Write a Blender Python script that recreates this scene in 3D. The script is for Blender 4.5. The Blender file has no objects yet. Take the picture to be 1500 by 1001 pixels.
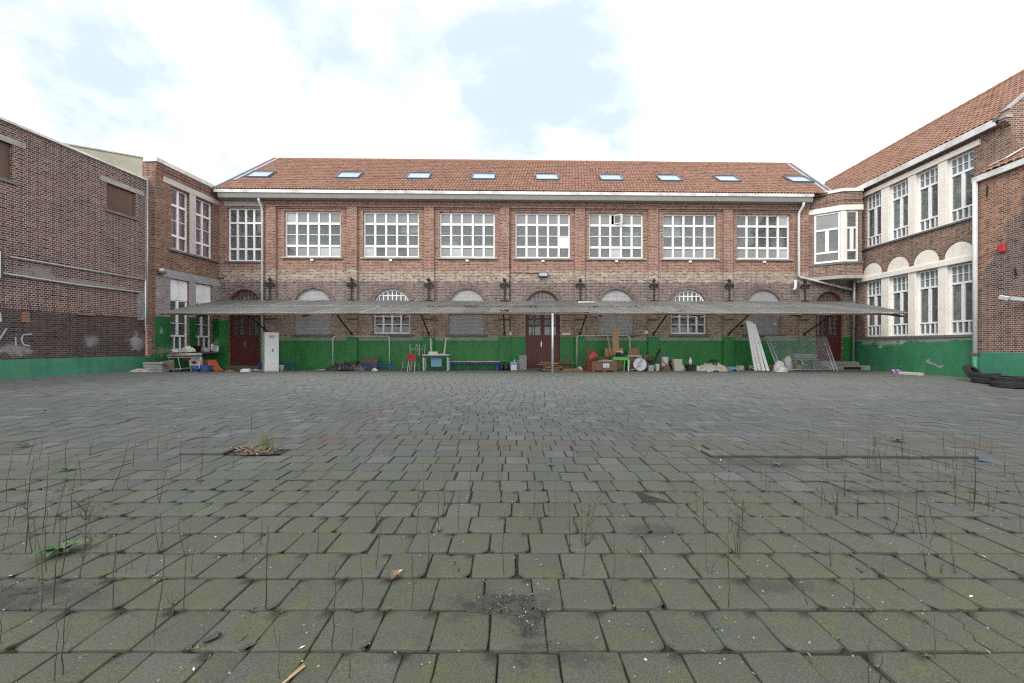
import bpy, bmesh, math, random
import numpy as np
from mathutils import Vector, Matrix, noise
from mathutils.geometry import delaunay_2d_cdt
random.seed(7)
R = random.Random(11)
scene = bpy.context.scene
COL = scene.collection
rad = math.radians

# ---------------------------------------------------------------- camera
EYE = 1.3                      # eye height, metres
FPX = 600.0                    # focal length in photo pixels (1500 wide)
HOR = 505.0                    # horizon row in the photo
cam_data = bpy.data.cameras.new('camera')
cam = bpy.data.objects.new('camera', cam_data); COL.objects.link(cam)
cam.location = (0, 0, EYE); cam.rotation_euler = (rad(90), 0, 0)
cam_data.sensor_width = 36.0; cam_data.lens = FPX / 1500 * 36
cam_data.shift_y = (HOR - 500.5) / 1500
cam_data.clip_start = 0.05; cam_data.clip_end = 600
scene.camera = cam

# ---------------------------------------------------------------- view
scene.view_settings.view_transform = 'Standard'
scene.view_settings.look = 'None'
scene.view_settings.gamma = 1
scene.view_settings.use_curve_mapping = False
scene.view_settings.exposure = 0.27
scene.cycles.max_bounces = 8
scene.cycles.diffuse_bounces = 4
scene.cycles.transparent_max_bounces = 12
scene.cycles.use_denoising = False
scene.cycles.filter_width = 1.2
scene.cycles.sample_clamp_indirect = 4.0

# ---------------------------------------------------------------- node helpers
def N(nt, t, inp=None, **kw):
    n = nt.nodes.new(t)
    for k, v in kw.items(): setattr(n, k, v)
    for k, v in (inp or {}).items():
        s = n.inputs[k]
        if isinstance(v, bpy.types.NodeSocket): nt.links.new(v, s)
        else: s.default_value = v
    return n
def c4(c): return (c[0], c[1], c[2], 1.0)
def val(x): return c4(x) if isinstance(x, (tuple, list)) and len(x) == 3 else x
def mixc(nt, f, a, b, blend='MIX'):
    n = N(nt, 'ShaderNodeMix', {0: f, 6: val(a), 7: val(b)}, data_type='RGBA', blend_type=blend)
    return n.outputs[2]
def math_(nt, op, a, b=0.0, clamp=False):
    n = N(nt, 'ShaderNodeMath', {0: a, 1: b}, operation=op); n.use_clamp = clamp
    return n.outputs[0]
def mapr(nt, v, a, b, c=0.0, d=1.0):
    return N(nt, 'ShaderNodeMapRange', {0: v, 1: a, 2: b, 3: c, 4: d}).outputs[0]
def ramp(nt, f, stops, interp='LINEAR'):
    n = N(nt, 'ShaderNodeValToRGB', {0: f}); cr = n.color_ramp; cr.interpolation = interp
    while len(cr.elements) < len(stops): cr.elements.new(0.5)
    for e, (p, c) in zip(cr.elements, stops): e.position = p; e.color = c4(c)
    return n.outputs[0]
def nz(nt, co, scale, detail=4.0, rough=0.6, dist=0.0):
    return N(nt, 'ShaderNodeTexNoise', {'Vector': co, 'Scale': scale, 'Detail': detail, 'Roughness': rough, 'Distortion': dist}).outputs[0]
def newmat(name):
    m = bpy.data.materials.new(name); m.use_nodes = True
    nt = m.node_tree; nt.nodes.clear()
    out = N(nt, 'ShaderNodeOutputMaterial')
    return m, nt, out
def world_pos(nt): return N(nt, 'ShaderNodeNewGeometry').outputs['Position']
def uvc(nt): return N(nt, 'ShaderNodeUVMap').outputs[0]
def bsdf(nt, out, **inp):
    b = N(nt, 'ShaderNodeBsdfPrincipled', {k.replace('_', ' '): v for k, v in inp.items()})
    nt.links.new(b.outputs[0], out.inputs[0]); return b
def bump(nt, h, strength=0.3, dist=0.01):
    return N(nt, 'ShaderNodeBump', {'Strength': strength, 'Distance': dist, 'Height': h}).outputs[0]

# ---------------------------------------------------------------- world: bright broken cloud, sun veiled behind the camera to the left
SUN_ELEV, SUN_AZ = rad(38), rad(216)    # azimuth clockwise from +Y
world = bpy.data.worlds.new('World'); scene.world = world; world.use_nodes = True
wt = world.node_tree; wt.nodes.clear()
wout = N(wt, 'ShaderNodeOutputWorld')
sky = N(wt, 'ShaderNodeTexSky', sky_type='NISHITA', sun_disc=False, sun_elevation=SUN_ELEV, sun_rotation=SUN_AZ,
        air_density=1.0, dust_density=2.0, ozone_density=1.5)
tc = N(wt, 'ShaderNodeTexCoord').outputs['Generated']
sep = N(wt, 'ShaderNodeSeparateXYZ', {0: tc})
up = math_(wt, 'MAXIMUM', sep.outputs[2], 0.06)
px_ = math_(wt, 'DIVIDE', sep.outputs[0], math_(wt, 'ADD', up, 0.25))
py_ = math_(wt, 'DIVIDE', sep.outputs[1], math_(wt, 'ADD', up, 0.25))
cv = N(wt, 'ShaderNodeCombineXYZ', {0: px_, 1: py_, 2: 0.35}).outputs[0]
cn = nz(wt, cv, 1.05, 9.0, 0.56, 0.35)
cn2 = nz(wt, cv, 4.5, 6.0, 0.6, 0.2)
cm = math_(wt, 'ADD', cn, math_(wt, 'MULTIPLY', math_(wt, 'SUBTRACT', cn2, 0.5), 0.26))
# gaps in the cloud: one high over the roof, one to the left, a thin one to the right
def gap(d, a, b, w):
    d = Vector(d).normalized()
    dp = N(wt, 'ShaderNodeVectorMath', {0: N(wt, 'ShaderNodeVectorMath', {0: tc}, operation='NORMALIZE').outputs[0], 1: d}, operation='DOT_PRODUCT').outputs['Value']
    return mapr(wt, dp, a, b, 0.0, w)
gaps = math_(wt, 'ADD', math_(wt, 'ADD', gap((.02, 1, .86), .88, .99, .17), gap((.16, 1, .60), .955, 1.0, .17)), math_(wt, 'ADD', gap((-.95, 1, .85), .88, .99, .18), gap((1.0, 1, .9), .93, 1.0, .10)))
cm = math_(wt, 'SUBTRACT', cm, gaps)
cmask = mapr(wt, cm, 0.28, 0.54)
cshade = mapr(wt, cn2, 0.3, 0.7, 13.5, 17.0)
ccol = N(wt, 'ShaderNodeCombineXYZ', {0: cshade, 1: math_(wt, 'MULTIPLY', cshade, 1.005), 2: math_(wt, 'MULTIPLY', cshade, 1.03)}).outputs[0]
veil = mixc(wt, 0.93, sky.outputs[0], (6.9, 8.0, 9.6))
skyc = mixc(wt, cmask, veil, ccol)
bg = N(wt, 'ShaderNodeBackground', {'Color': skyc, 'Strength': 0.1})
wt.links.new(bg.outputs[0], wout.inputs[0])

sun_data = bpy.data.lights.new('sun', 'SUN'); sun_data.energy = 2.0; sun_data.angle = rad(25); sun_data.color = (1.0, 0.96, 0.9)
sun = bpy.data.objects.new('sun', sun_data); COL.objects.link(sun)
sd = Vector((math.sin(SUN_AZ) * math.cos(SUN_ELEV), math.cos(SUN_AZ) * math.cos(SUN_ELEV), math.sin(SUN_ELEV)))
sun.rotation_euler = (-sd).to_track_quat('-Z', 'Y').to_euler()

# ---------------------------------------------------------------- object helpers
def tag(o, label=None, cat=None, group=None, kind=None):
    if label: o['label'] = label
    if cat: o['category'] = cat
    if group: o['group'] = group
    if kind: o['kind'] = kind
    return o
def empty(name, loc=(0, 0, 0), rz=0.0, parent=None):
    o = bpy.data.objects.new(name, None); COL.objects.link(o)
    o.location = loc; o.rotation_euler = (0, 0, rz); o.empty_display_size = 0.2
    if parent: o.parent = parent
    return o
def thing(name, label, cat, loc=(0, 0, 0), rz=0.0, group=None):
    return tag(empty(name, loc, rz), label, cat, group)
def link(name, me, parent=None, loc=(0, 0, 0), rot=(0, 0, 0), scale=None):
    o = bpy.data.objects.new(name, me); COL.objects.link(o)
    o.location = loc; o.rotation_euler = rot
    if scale: o.scale = scale
    if parent: o.parent = parent
    return o
def copy_tree(o, parent=None):
    c = o.copy(); COL.objects.link(c)
    if parent: c.parent = parent
    for ch in list(o.children): copy_tree(ch, c)
    return c

class MB:
    def __init__(s): s.v = []; s.f = []; s.m = []; s.cm = 0
    def add(s, vs, fs):
        b = len(s.v); s.v.extend([tuple(x) for x in vs])
        for f in fs: s.f.append(tuple(b + i for i in f)); s.m.append(s.cm)
        return s
    def box(s, x0, x1, y0, y1, z0, z1):
        return s.add([(x0,y0,z0),(x1,y0,z0),(x1,y1,z0),(x0,y1,z0),(x0,y0,z1),(x1,y0,z1),(x1,y1,z1),(x0,y1,z1)],
                     [(3,2,1,0),(4,5,6,7),(0,1,5,4),(1,2,6,5),(2,3,7,6),(3,0,4,7)])
    def obox(s, M, sx, sy, sz):
        vs = [M @ Vector((x*sx/2, y*sy/2, z*sz/2)) for z in (-1,1) for x,y in ((-1,-1),(1,-1),(1,1),(-1,1))]
        return s.add(vs, [(3,2,1,0),(4,5,6,7),(0,1,5,4),(1,2,6,5),(2,3,7,6),(3,0,4,7)])
    def quad(s, a, b, c, d): return s.add([a,b,c,d], [(0,1,2,3)])
    def bar(s, a, b, w, h=None, up=(0,0,1)):
        a, b = Vector(a), Vector(b); d = (b-a); L = d.length; d.normalize()
        u = Vector(up)
        if abs(d.dot(u)) > 0.98: u = Vector((0,1,0))
        x = d.cross(u).normalized(); z = x.cross(d)
        M = Matrix((( x.x,d.x,z.x,(a.x+b.x)/2),(x.y,d.y,z.y,(a.y+b.y)/2),(x.z,d.z,z.z,(a.z+b.z)/2),(0,0,0,1)))
        return s.obox(M, w, L, h or w)
    def tube(s, pts, r, n=8, cap=True):
        pts = [Vector(p) for p in pts]
        rs = r if isinstance(r, (list, tuple)) else [r]*len(pts)
        b = len(s.v); vs = []; prev = None
        for i, p in enumerate(pts):
            d = (pts[min(i+1,len(pts)-1)] - pts[max(i-1,0)]).normalized()
            if prev is None:
                u = Vector((0,0,1)) if abs(d.z) < 0.9 else Vector((1,0,0))
                x = d.cross(u).normalized()
            else:
                x = (prev - d*prev.dot(d)).normalized()
            prev = x; y = d.cross(x)
            for k in range(n):
                a = 2*math.pi*k/n
                vs.append(p + (x*math.cos(a) + y*math.sin(a))*rs[i])
        fs = []
        for i in range(len(pts)-1):
            for k in range(n):
                fs.append((i*n+k, i*n+(k+1)%n, (i+1)*n+(k+1)%n, (i+1)*n+k))
        if cap:
            fs.append(tuple(range(n-1,-1,-1))); fs.append(tuple((len(pts)-1)*n+k for k in range(n)))
        return s.add(vs, fs)
    def lathe(s, prof, n=20, c=(0,0,0), cap=True, a0=0.0):
        vs = []; fs = []
        for r, z in prof:
            for k in range(n):
                a = 2*math.pi*k/n + a0; vs.append((c[0]+r*math.cos(a), c[1]+r*math.sin(a), c[2]+z))
        for i in range(len(prof)-1):
            for k in range(n):
                fs.append((i*n+k, i*n+(k+1)%n, (i+1)*n+(k+1)%n, (i+1)*n+k))
        if cap:
            fs.append(tuple(range(n-1,-1,-1))); fs.append(tuple((len(prof)-1)*n+k for k in range(n)))
        return s.add(vs, fs)
    def prism_y(s, poly, y0, y1):          # poly in (x, z), counter-clockwise seen from -y
        n = len(poly)
        vs = [(x,y0,z) for x,z in poly] + [(x,y1,z) for x,z in poly]
        fs = [tuple(range(n)), tuple(range(2*n-1,n-1,-1))] + [(i, i+n, (i+1)%n+n, (i+1)%n) for i in range(n)]
        return s.add(vs, fs)
    def prism_z(s, poly, z0, z1):          # poly in (x, y), counter-clockwise seen from above
        n = len(poly)
        vs = [(x,y,z0) for x,y in poly] + [(x,y,z1) for x,y in poly]
        fs = [tuple(range(n-1,-1,-1)), tuple(range(n,2*n))] + [(i, (i+1)%n, (i+1)%n+n, i+n) for i in range(n)]
        return s.add(vs, fs)
    def prism_x(s, poly, x0, x1):          # poly in (y, z), counter-clockwise seen from +x
        n = len(poly)
        vs = [(x0,y,z) for y,z in poly] + [(x1,y,z) for y,z in poly]
        fs = [tuple(range(n-1,-1,-1)), tuple(range(n,2*n))] + [(i, (i+1)%n, (i+1)%n+n, i+n) for i in range(n)]
        return s.add(vs, fs)
    def mesh(s, name, mats, smooth=False):
        me = bpy.data.meshes.new(name); me.from_pydata(s.v, [], s.f)
        if not isinstance(mats, (list, tuple)): mats = [mats]
        for m in mats: me.materials.append(m)
        if len(mats) > 1: me.polygons.foreach_set('material_index', s.m)
        box_uv(me)
        if smooth: me.polygons.foreach_set('use_smooth', [True]*len(me.polygons))
        me.update(); return me
    def build(s, name, mats, parent=None, loc=(0,0,0), rot=(0,0,0), smooth=False, bevel=0.0):
        o = link(name, s.mesh(name, mats, smooth), parent, loc, rot)
        if bevel:
            md = o.modifiers.new('bevel', 'BEVEL'); md.width = bevel; md.segments = 2; md.limit_method = 'ANGLE'; md.angle_limit = rad(40)
        return o
def box_uv(me):
    nl = len(me.loops)
    if nl == 0: return
    co = np.empty(len(me.vertices)*3, np.float32); me.vertices.foreach_get('co', co); co = co.reshape(-1,3)
    li = np.empty(nl, np.int32); me.loops.foreach_get('vertex_index', li)
    no = np.empty(len(me.polygons)*3, np.float32); me.polygons.foreach_get('normal', no); no = np.abs(no.reshape(-1,3))
    lt = np.empty(len(me.polygons), np.int32); me.polygons.foreach_get('loop_total', lt)
    ax = np.repeat(np.argmax(no, axis=1), lt); c = co[li]
    u = np.where(ax == 0, c[:,1], c[:,0]); v = np.where(ax == 2, c[:,1], c[:,2])
    uv = me.uv_layers.new(name='UVMap')
    uv.data.foreach_set('uv', np.stack([u, v], 1).astype(np.float32).ravel())
def one(name, mb, mat, label, cat, loc=(0,0,0), rot=(0,0,0), group=None, smooth=False, bevel=0.0):
    return tag(mb.build(name, mat, None, loc, rot, smooth, bevel), label, cat, group)

def arch_loop(cx, w, z0, zs, n=14):         # counter-clockwise seen from -y
    r = w/2
    p = [(cx-r, z0), (cx+r, z0)]
    for i in range(n+1):
        a = math.pi*i/n; p.append((cx + r*math.cos(a), zs + r*math.sin(a)))
    return p
def rect_loop(x0, x1, z0, z1): return [(x0,z0),(x1,z0),(x1,z1),(x0,z1)]
def inside(p, poly):
    c = False; j = len(poly)-1
    for i in range(len(poly)):
        a, b = poly[i], poly[j]
        if (a[1] > p[1]) != (b[1] > p[1]) and p[0] < (b[0]-a[0])*(p[1]-a[1])/(b[1]-a[1]) + a[0]: c = not c
        j = i
    return c
def wall_mb(mb, outline, holes, y=0.0, depth=0.3):
    verts = []; edges = []
    for loop in [outline] + holes:
        b = len(verts); verts += [Vector(p) for p in loop]
        edges += [(b+i, b+(i+1) % len(loop)) for i in range(len(loop))]
    vs, es, fs, *_ = delaunay_2d_cdt(verts, edges, [], 0, 1e-5)
    keep = []
    for f in fs:
        c = (sum(vs[i][0] for i in f)/len(f), sum(vs[i][1] for i in f)/len(f))
        if inside(c, outline) and not any(inside(c, h) for h in holes):
            a = [vs[i] for i in f]
            ar = sum(a[i][0]*a[(i+1)%len(a)][1]-a[(i+1)%len(a)][0]*a[i][1] for i in range(len(a)))
            keep.append(tuple(f) if ar > 0 else tuple(reversed(f)))
    mb.add([(v[0], y, v[1]) for v in vs], keep)
    for loop in holes:
        n = len(loop)
        mb.add([(x,y,z) for x,z in loop] + [(x,y+depth,z) for x,z in loop],
               [(i, (i+1)%n, (i+1)%n+n, i+n) for i in range(n)])
    return mb
# ---------------------------------------------------------------- materials
def plain(name, col, rough=0.6, var=0.12, scale=6.0, metallic=0.0, bmp=0.0, dirt=None, dirt_amt=0.4, spec=0.5, streak=False):
    m, nt, out = newmat(name)
    co = N(nt, 'ShaderNodeTexCoord').outputs['Object']
    if streak: co = N(nt, 'ShaderNodeMapping', {'Vector': co, 'Scale': (1, 1, 0.18)}).outputs[0]
    n = nz(nt, co, scale, 5.0)
    k = mapr(nt, n, 0.25, 0.75, 1-var, 1+var)
    kc = N(nt, 'ShaderNodeCombineXYZ', {0: k, 1: k, 2: k}).outputs[0]
    c = mixc(nt, 1.0, col, kc, 'MULTIPLY')
    if dirt is None: dirt, dirt_amt = (0.13,0.11,0.085), 0.38
    if dirt:
        n2 = nz(nt, co, scale*0.35, 6.0, 0.7)
        c = mixc(nt, mapr(nt, n2, 0.48, 0.68, 0, dirt_amt), c, dirt)
    b = bsdf(nt, out, Base_Color=c, Roughness=rough, Metallic=metallic, Specular_IOR_Level=spec)
    if bmp: nt.links.new(bump(nt, nz(nt, co, scale*6, 4.0), bmp, 0.01), b.inputs['Normal'])
    return m

def blots_(nt, uv, c, blots):
    sp = N(nt, 'ShaderNodeSeparateXYZ', {0: uv})
    nn = mapr(nt, nz(nt, uv, 3.5, 8.0, 0.75, 0.5), 0.3, 0.7, -0.75, 0.75)
    n3 = mapr(nt, nz(nt, uv, 28.0, 4.0, 0.8), 0.3, 0.7, -0.4, 0.4)
    for (u0, v0, ru, rv, col, amt) in blots:
        a = math_(nt, 'POWER', math_(nt, 'ABSOLUTE', math_(nt, 'DIVIDE', math_(nt, 'SUBTRACT', sp.outputs[0], u0), ru)), 2.0)
        b = math_(nt, 'POWER', math_(nt, 'ABSOLUTE', math_(nt, 'DIVIDE', math_(nt, 'SUBTRACT', sp.outputs[1], v0), rv)), 2.0)
        d = math_(nt, 'ADD', math_(nt, 'ADD', math_(nt, 'SQRT', math_(nt, 'ADD', a, b)), nn), n3)
        c = mixc(nt, mapr(nt, d, 1.1, 0.4, 0, amt), c, col)
    return c
def brick_mat(name, zones, bw=0.225, bh=0.073, mort=0.016, blots=(), grime=(0.05,0.045,0.04), grime_amt=0.45, white_amt=0.0, white_lo=0.55, diag=None, wob=0.10, bstr=0.5):
    """zones bottom to top: (z_top, [brick colours], mortar colour); last z_top ignored"""
    m, nt, out = newmat(name)
    uv = uvc(nt)
    wob_ = N(nt, 'ShaderNodeTexNoise', {'Vector': uv, 'Scale': 5.0, 'Detail': 2.0})
    wv_ = N(nt, 'ShaderNodeVectorMath', {0: N(nt, 'ShaderNodeVectorMath', {0: wob_.outputs[1], 1: (0.5,0.5,0.5)}, operation='SUBTRACT').outputs[0], 1: (0.03,0.012,0)}, operation='MULTIPLY').outputs[0]
    buv = N(nt, 'ShaderNodeVectorMath', {0: uv, 1: wv_}, operation='ADD').outputs[0]
    br = N(nt, 'ShaderNodeTexBrick', {'Vector': buv, 'Color1': (0,0,0,1), 'Color2': (1,1,1,1), 'Mortar': (0.5,0.5,0.5,1), 'Scale': 1.0,
           'Mortar Size': mort/2, 'Mortar Smooth': 0.15, 'Bias': 0.0, 'Brick Width': bw, 'Row Height': bh}, offset=0.5, squash=0.5, squash_frequency=2)
    rnd, fac = br.outputs['Color'], br.outputs['Fac']
    sp = N(nt, 'ShaderNodeSeparateXYZ', {0: uv})
    lown = nz(nt, uv, 0.9, 5.0, 0.65)
    wv = math_(nt, 'ADD', sp.outputs[1], mapr(nt, nz(nt, uv, 3.0, 3.0), 0.3, 0.7, -wob, wob))
    col = None; mor = None
    for i, (zt, cols, mo) in enumerate(zones):
        st = [(k/max(1, len(cols)-1), c) for k, c in enumerate(cols)]
        rr = math_(nt, 'ADD', rnd, mapr(nt, lown, 0.3, 0.7, -0.10, 0.10), clamp=True)
        cc = ramp(nt, rr, st)
        if col is None: col, mor = cc, mixc(nt, 0.0, mo, mo)
        else:
            f = mapr(nt, wv, zones[i-1][0]-0.03, zones[i-1][0]+0.03)
            col = mixc(nt, f, col, cc); mor = mixc(nt, f, mor, mo)
    if diag:   # (u0, v0, du, dv, cols, mortar): other bricks above a stepped slanting line
        u0, v0, sl, cols, mo = diag
        st = [(k/max(1, len(cols)-1), c) for k, c in enumerate(cols)]
        d = math_(nt, 'SUBTRACT', math_(nt, 'ADD', v0, math_(nt, 'MULTIPLY', math_(nt, 'SUBTRACT', sp.outputs[0], u0), sl)), sp.outputs[1])
        d = math_(nt, 'ADD', d, mapr(nt, nz(nt, uv, 1.6, 5.0, 0.7), 0.3, 0.7, -0.8, 0.8))
        f = mapr(nt, d, -0.08, 0.08)
        col = mixc(nt, f, ramp(nt, rnd, st), col); mor = mixc(nt, f, mo, mor)
    # weathering with shapes of its own: soot patches, vertical run-off streaks, salt blooms
    g = nz(nt, uv, 0.55, 7.0, 0.68, 0.4)
    col = mixc(nt, mapr(nt, g, 0.5, 0.72, 0, grime_amt), col, grime)
    mor = mixc(nt, mapr(nt, g, 0.45, 0.7, 0, grime_amt*0.8), mor, grime)
    su = N(nt, 'ShaderNodeMapping', {'Vector': uv, 'Scale': (2.2, 0.22, 1)}).outputs[0]
    s = nz(nt, su, 1.0, 6.0, 0.7)
    col = mixc(nt, mapr(nt, s, 0.55, 0.75, 0, 0.25), col, (0.06,0.052,0.045))
    if white_amt:
        w = nz(nt, uv, 1.3, 8.0, 0.75, 0.6)
        wm = mapr(nt, w, white_lo, white_lo+0.13, 0, white_amt)
        col = mixc(nt, wm, col, (0.55,0.54,0.53)); mor = mixc(nt, wm, mor, (0.5,0.49,0.47))
    mg = nz(nt, uv, 2.2, 6.0, 0.7)
    mfac = math_(nt, 'MULTIPLY', fac, mapr(nt, mg, 0.3, 0.55, 0.62, 1.0))
    c = mixc(nt, mfac, col, mor)
    if blots: c = blots_(nt, uv, c, blots)
    fine = nz(nt, uv, 60.0, 3.0)
    kk = mapr(nt, fine, 0.25, 0.75, 0.86, 1.14)
    c = mixc(nt, 1.0, c, N(nt, 'ShaderNodeCombineXYZ', {0: kk, 1: kk, 2: kk}).outputs[0], 'MULTIPLY')
    b = bsdf(nt, out, Base_Color=c, Roughness=0.9, Specular_IOR_Level=0.2)
    h = math_(nt, 'ADD', math_(nt, 'MULTIPLY', fac, -1.0), math_(nt, 'MULTIPLY', fine, 0.35))
    nt.links.new(bump(nt, h, bstr, 0.008), b.inputs['Normal'])
    return m

M = {}
RED = [(0.12,0.06,0.045),(0.20,0.088,0.06),(0.26,0.125,0.085),(0.31,0.165,0.115),(0.215,0.098,0.068),(0.34,0.21,0.155)]
PALE = [(0.10,0.06,0.042),(0.235,0.165,0.12),(0.36,0.285,0.22),(0.16,0.092,0.064),(0.42,0.35,0.28),(0.2,0.135,0.105)]
DARK = [(0.065,0.044,0.038),(0.125,0.083,0.069),(0.18,0.127,0.11),(0.10,0.064,0.055),(0.22,0.16,0.14)]
TAN = [(0.14,0.10,0.075),(0.27,0.19,0.14),(0.36,0.26,0.195),(0.20,0.135,0.10),(0.42,0.31,0.24)]
MORT = (0.36,0.32,0.28)
M['brick_main'] = brick_mat('weathered_red_brick', [(3.45, TAN, (0.52,0.46,0.39)), (4.63, DARK, (0.36,0.33,0.31)), (5.2, PALE, (0.50,0.46,0.41)), (99, RED, (0.44,0.37,0.32))], bw=0.24, bh=0.082, mort=0.018, grime_amt=0.22)
M['brick_lwing'] = brick_mat('wing_brown_brick', [(99, [(0.06,0.03,0.022),(0.15,0.063,0.04),(0.22,0.10,0.062),(0.12,0.052,0.036),(0.30,0.15,0.092)], (0.36,0.31,0.26))], grime_amt=0.35)
PUR = [(0.03,0.022,0.023),(0.088,0.044,0.040),(0.145,0.066,0.055),(0.06,0.037,0.036),(0.115,0.053,0.047),(0.175,0.085,0.066),(0.07,0.05,0.05),(0.23,0.12,0.085)]
PUD = [(0.024,0.019,0.021),(0.055,0.036,0.036),(0.085,0.05,0.047),(0.042,0.029,0.03),(0.105,0.066,0.06)]
M['brick_hall'] = brick_mat('purple_brown_brick', [(2.43, PUD, (0.17,0.155,0.145)), (99, PUR, (0.46,0.415,0.375))], mort=0.016, grime_amt=0.35, white_amt=0.3, white_lo=0.66, wob=0.02,
    blots=((5.35,1.12,.55,.22,(.5,.5,.53),.35),(9.4,1.42,.38,.36,(.55,.55,.57),.5),(7.65,1.45,.28,.22,(.45,.45,.47),.35),(6.0,3.82,.5,.24,(.24,.22,.19),.9),(7.2,3.62,2.2,.10,(.27,.25,.21),.8),(4.3,1.0,.5,.3,(.5,.5,.53),.35)))
M['brick_rwing'] = brick_mat('right_wing_brick', [(99, [(0.075,0.044,0.034),(0.165,0.085,0.058),(0.235,0.13,0.09),(0.125,0.067,0.048),(0.31,0.185,0.13)], (0.44,0.395,0.345))], white_amt=0.25, white_lo=0.6, grime_amt=0.3)
DK2 = [(0.045,0.03,0.028),(0.10,0.062,0.053),(0.15,0.094,0.08),(0.07,0.045,0.04),(0.20,0.12,0.098)]
ORG = [(0.10,0.042,0.03),(0.24,0.095,0.052),(0.33,0.15,0.085),(0.17,0.07,0.042),(0.40,0.2,0.12)]
M['brick_low'] = brick_mat('patched_brick', [(3.2, [(0.06,0.034,0.03),(0.15,0.07,0.055),(0.21,0.105,0.082),(0.10,0.05,0.042)], (0.44,0.40,0.35)), (99, DK2, (0.36,0.32,0.28))], mort=0.018, diag=(0.5, 4.5, 1.9, ORG, (0.44,0.39,0.33)), grime_amt=0.3)
M['brick_arch'] = brick_mat('arch_brick', [(99, DARK, (0.3,0.27,0.25))])
M['brick_grey'] = brick_mat('grey_painted_brick', [(99, [(0.38,0.38,0.385),(0.46,0.46,0.465),(0.42,0.42,0.425)], (0.25,0.25,0.255))], grime=(0.2,0.19,0.18), grime_amt=0.5, bstr=0.8)
M['brick_wash'] = brick_mat('whitewashed_grey_brick', [(99, [(0.17,0.155,0.16),(0.27,0.25,0.255),(0.23,0.21,0.215),(0.2,0.13,0.11)], (0.34,0.33,0.33))], grime=(0.12,0.1,0.1), white_amt=0.75, white_lo=0.56)
def green_mat(name, a, b, chips=0.5, blots=()):
    m, nt, out = newmat(name); uv = uvc(nt)
    br = N(nt, 'ShaderNodeTexBrick', {'Vector': uv, 'Color1': (0,0,0,1), 'Color2': (1,1,1,1), 'Mortar': (0.5,0.5,0.5,1), 'Scale': 1.0, 'Mortar Size': 0.004,
           'Mortar Smooth': 0.5, 'Bias': 0.0, 'Brick Width': 0.225, 'Row Height': 0.073}, offset=0.5)
    n = nz(nt, uv, 0.8, 6.0, 0.65, 0.3)
    c = mixc(nt, mapr(nt, n, 0.35, 0.65), a, b)
    c = mixc(nt, math_(nt, 'MULTIPLY', br.outputs['Color'], 0.10), c, (0.02,0.05,0.03))
    fu = N(nt, 'ShaderNodeMapping', {'Vector': uv, 'Scale': (1.1, 0.5, 1)}).outputs[0]
    c = mixc(nt, mapr(nt, nz(nt, fu, 1.4, 8.0, 0.75, 0.6), 0.48, 0.7, 0, 0.45), c, (0.12,0.27,0.13))
    su = N(nt, 'ShaderNodeMapping', {'Vector': uv, 'Scale': (3.0, 0.35, 1)}).outputs[0]
    c = mixc(nt, mapr(nt, nz(nt, su, 1.0, 6.0, 0.7), 0.52, 0.75, 0, 0.35), c, (0.03,0.055,0.035))
    sp = N(nt, 'ShaderNodeSeparateXYZ', {0: uv})
    ch = nz(nt, uv, 5.0, 7.0, 0.72, 0.2)
    c = mixc(nt, mapr(nt, ch, 0.66, 0.68, 0, chips), c, (0.48,0.46,0.43))
    c = blots_(nt, uv, c, blots) if blots else c
    low = math_(nt, 'MULTIPLY', mapr(nt, sp.outputs[1], 0.5, -0.1), nz(nt, uv, 7.0, 6.0, 0.7))
    c = mixc(nt, mapr(nt, low, 0.36, 0.6, 0, 0.7), c, (0.05,0.05,0.035))
    bb = bsdf(nt, out, Base_Color=c, Roughness=0.42, Specular_IOR_Level=0.4)
    h = math_(nt, 'ADD', math_(nt, 'MULTIPLY', br.outputs['Fac'], -1.0), math_(nt, 'MULTIPLY', nz(nt, uv, 30.0, 3.0), 0.5))
    nt.links.new(bump(nt, h, 0.35, 0.006), bb.inputs['Normal'])
    return m
M['green'] = green_mat('green_gloss_paint', (0.024,0.20,0.04), (0.034,0.245,0.058), 0.6)
M['green_teal'] = green_mat('teal_green_paint', (0.045,0.195,0.12), (0.07,0.25,0.165), 0.8)
M['green_peel'] = green_mat('peeling_green_paint', (0.032,0.18,0.075), (0.055,0.235,0.135), 0.7, blots=((.6,1.42,.5,.16,(.42,.46,.40),.7),(1.7,1.40,.9,.16,(.45,.47,.42),.6),(2.6,1.46,.25,.12,(.5,.48,.44),.8),(4.0,1.47,1.0,.07,(.42,.42,.38),.6),(1.35,1.18,.12,.08,(.55,.55,.52),.8)))
M['green_door_side'] = green_mat('chipped_green_paint', (0.016,0.115,0.03), (0.024,0.15,0.05), 0.6, blots=((3.35,1.35,.16,.3,(.5,.52,.5),.8),(.3,1.0,.35,.22,(.3,.25,.22),.6),(.25,1.9,.1,.15,(.5,.5,.48),.6)))
M['green_fade'] = green_mat('faded_green_render', (0.22,0.29,0.215), (0.27,0.33,0.26), 0.3)
M['concrete'] = plain('grey_concrete', (0.36,0.34,0.31), 0.85, 0.18, 5.0, bmp=0.3, dirt=(0.14,0.125,0.11), dirt_amt=0.5)
M['concrete_lt'] = plain('pale_concrete', (0.50,0.47,0.43), 0.8, 0.12, 5.0, bmp=0.25, dirt=(0.24,0.21,0.18), dirt_amt=0.4)
M['bluestone'] = plain('blue_stone', (0.13,0.132,0.135), 0.7, 0.2, 8.0, bmp=0.2, dirt=(0.24,0.23,0.21), dirt_amt=0.4)
M['surround'] = plain('grey_painted_surround', (0.30,0.29,0.30), 0.7, 0.15, 4.0, bmp=0.3, dirt=(0.17,0.15,0.15), dirt_amt=0.5)
M['cream'] = plain('cream_painted_concrete', (0.83,0.785,0.71), 0.7, 0.06, 4.0, bmp=0.15, dirt=(0.52,0.42,0.33), dirt_amt=0.35)
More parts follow.
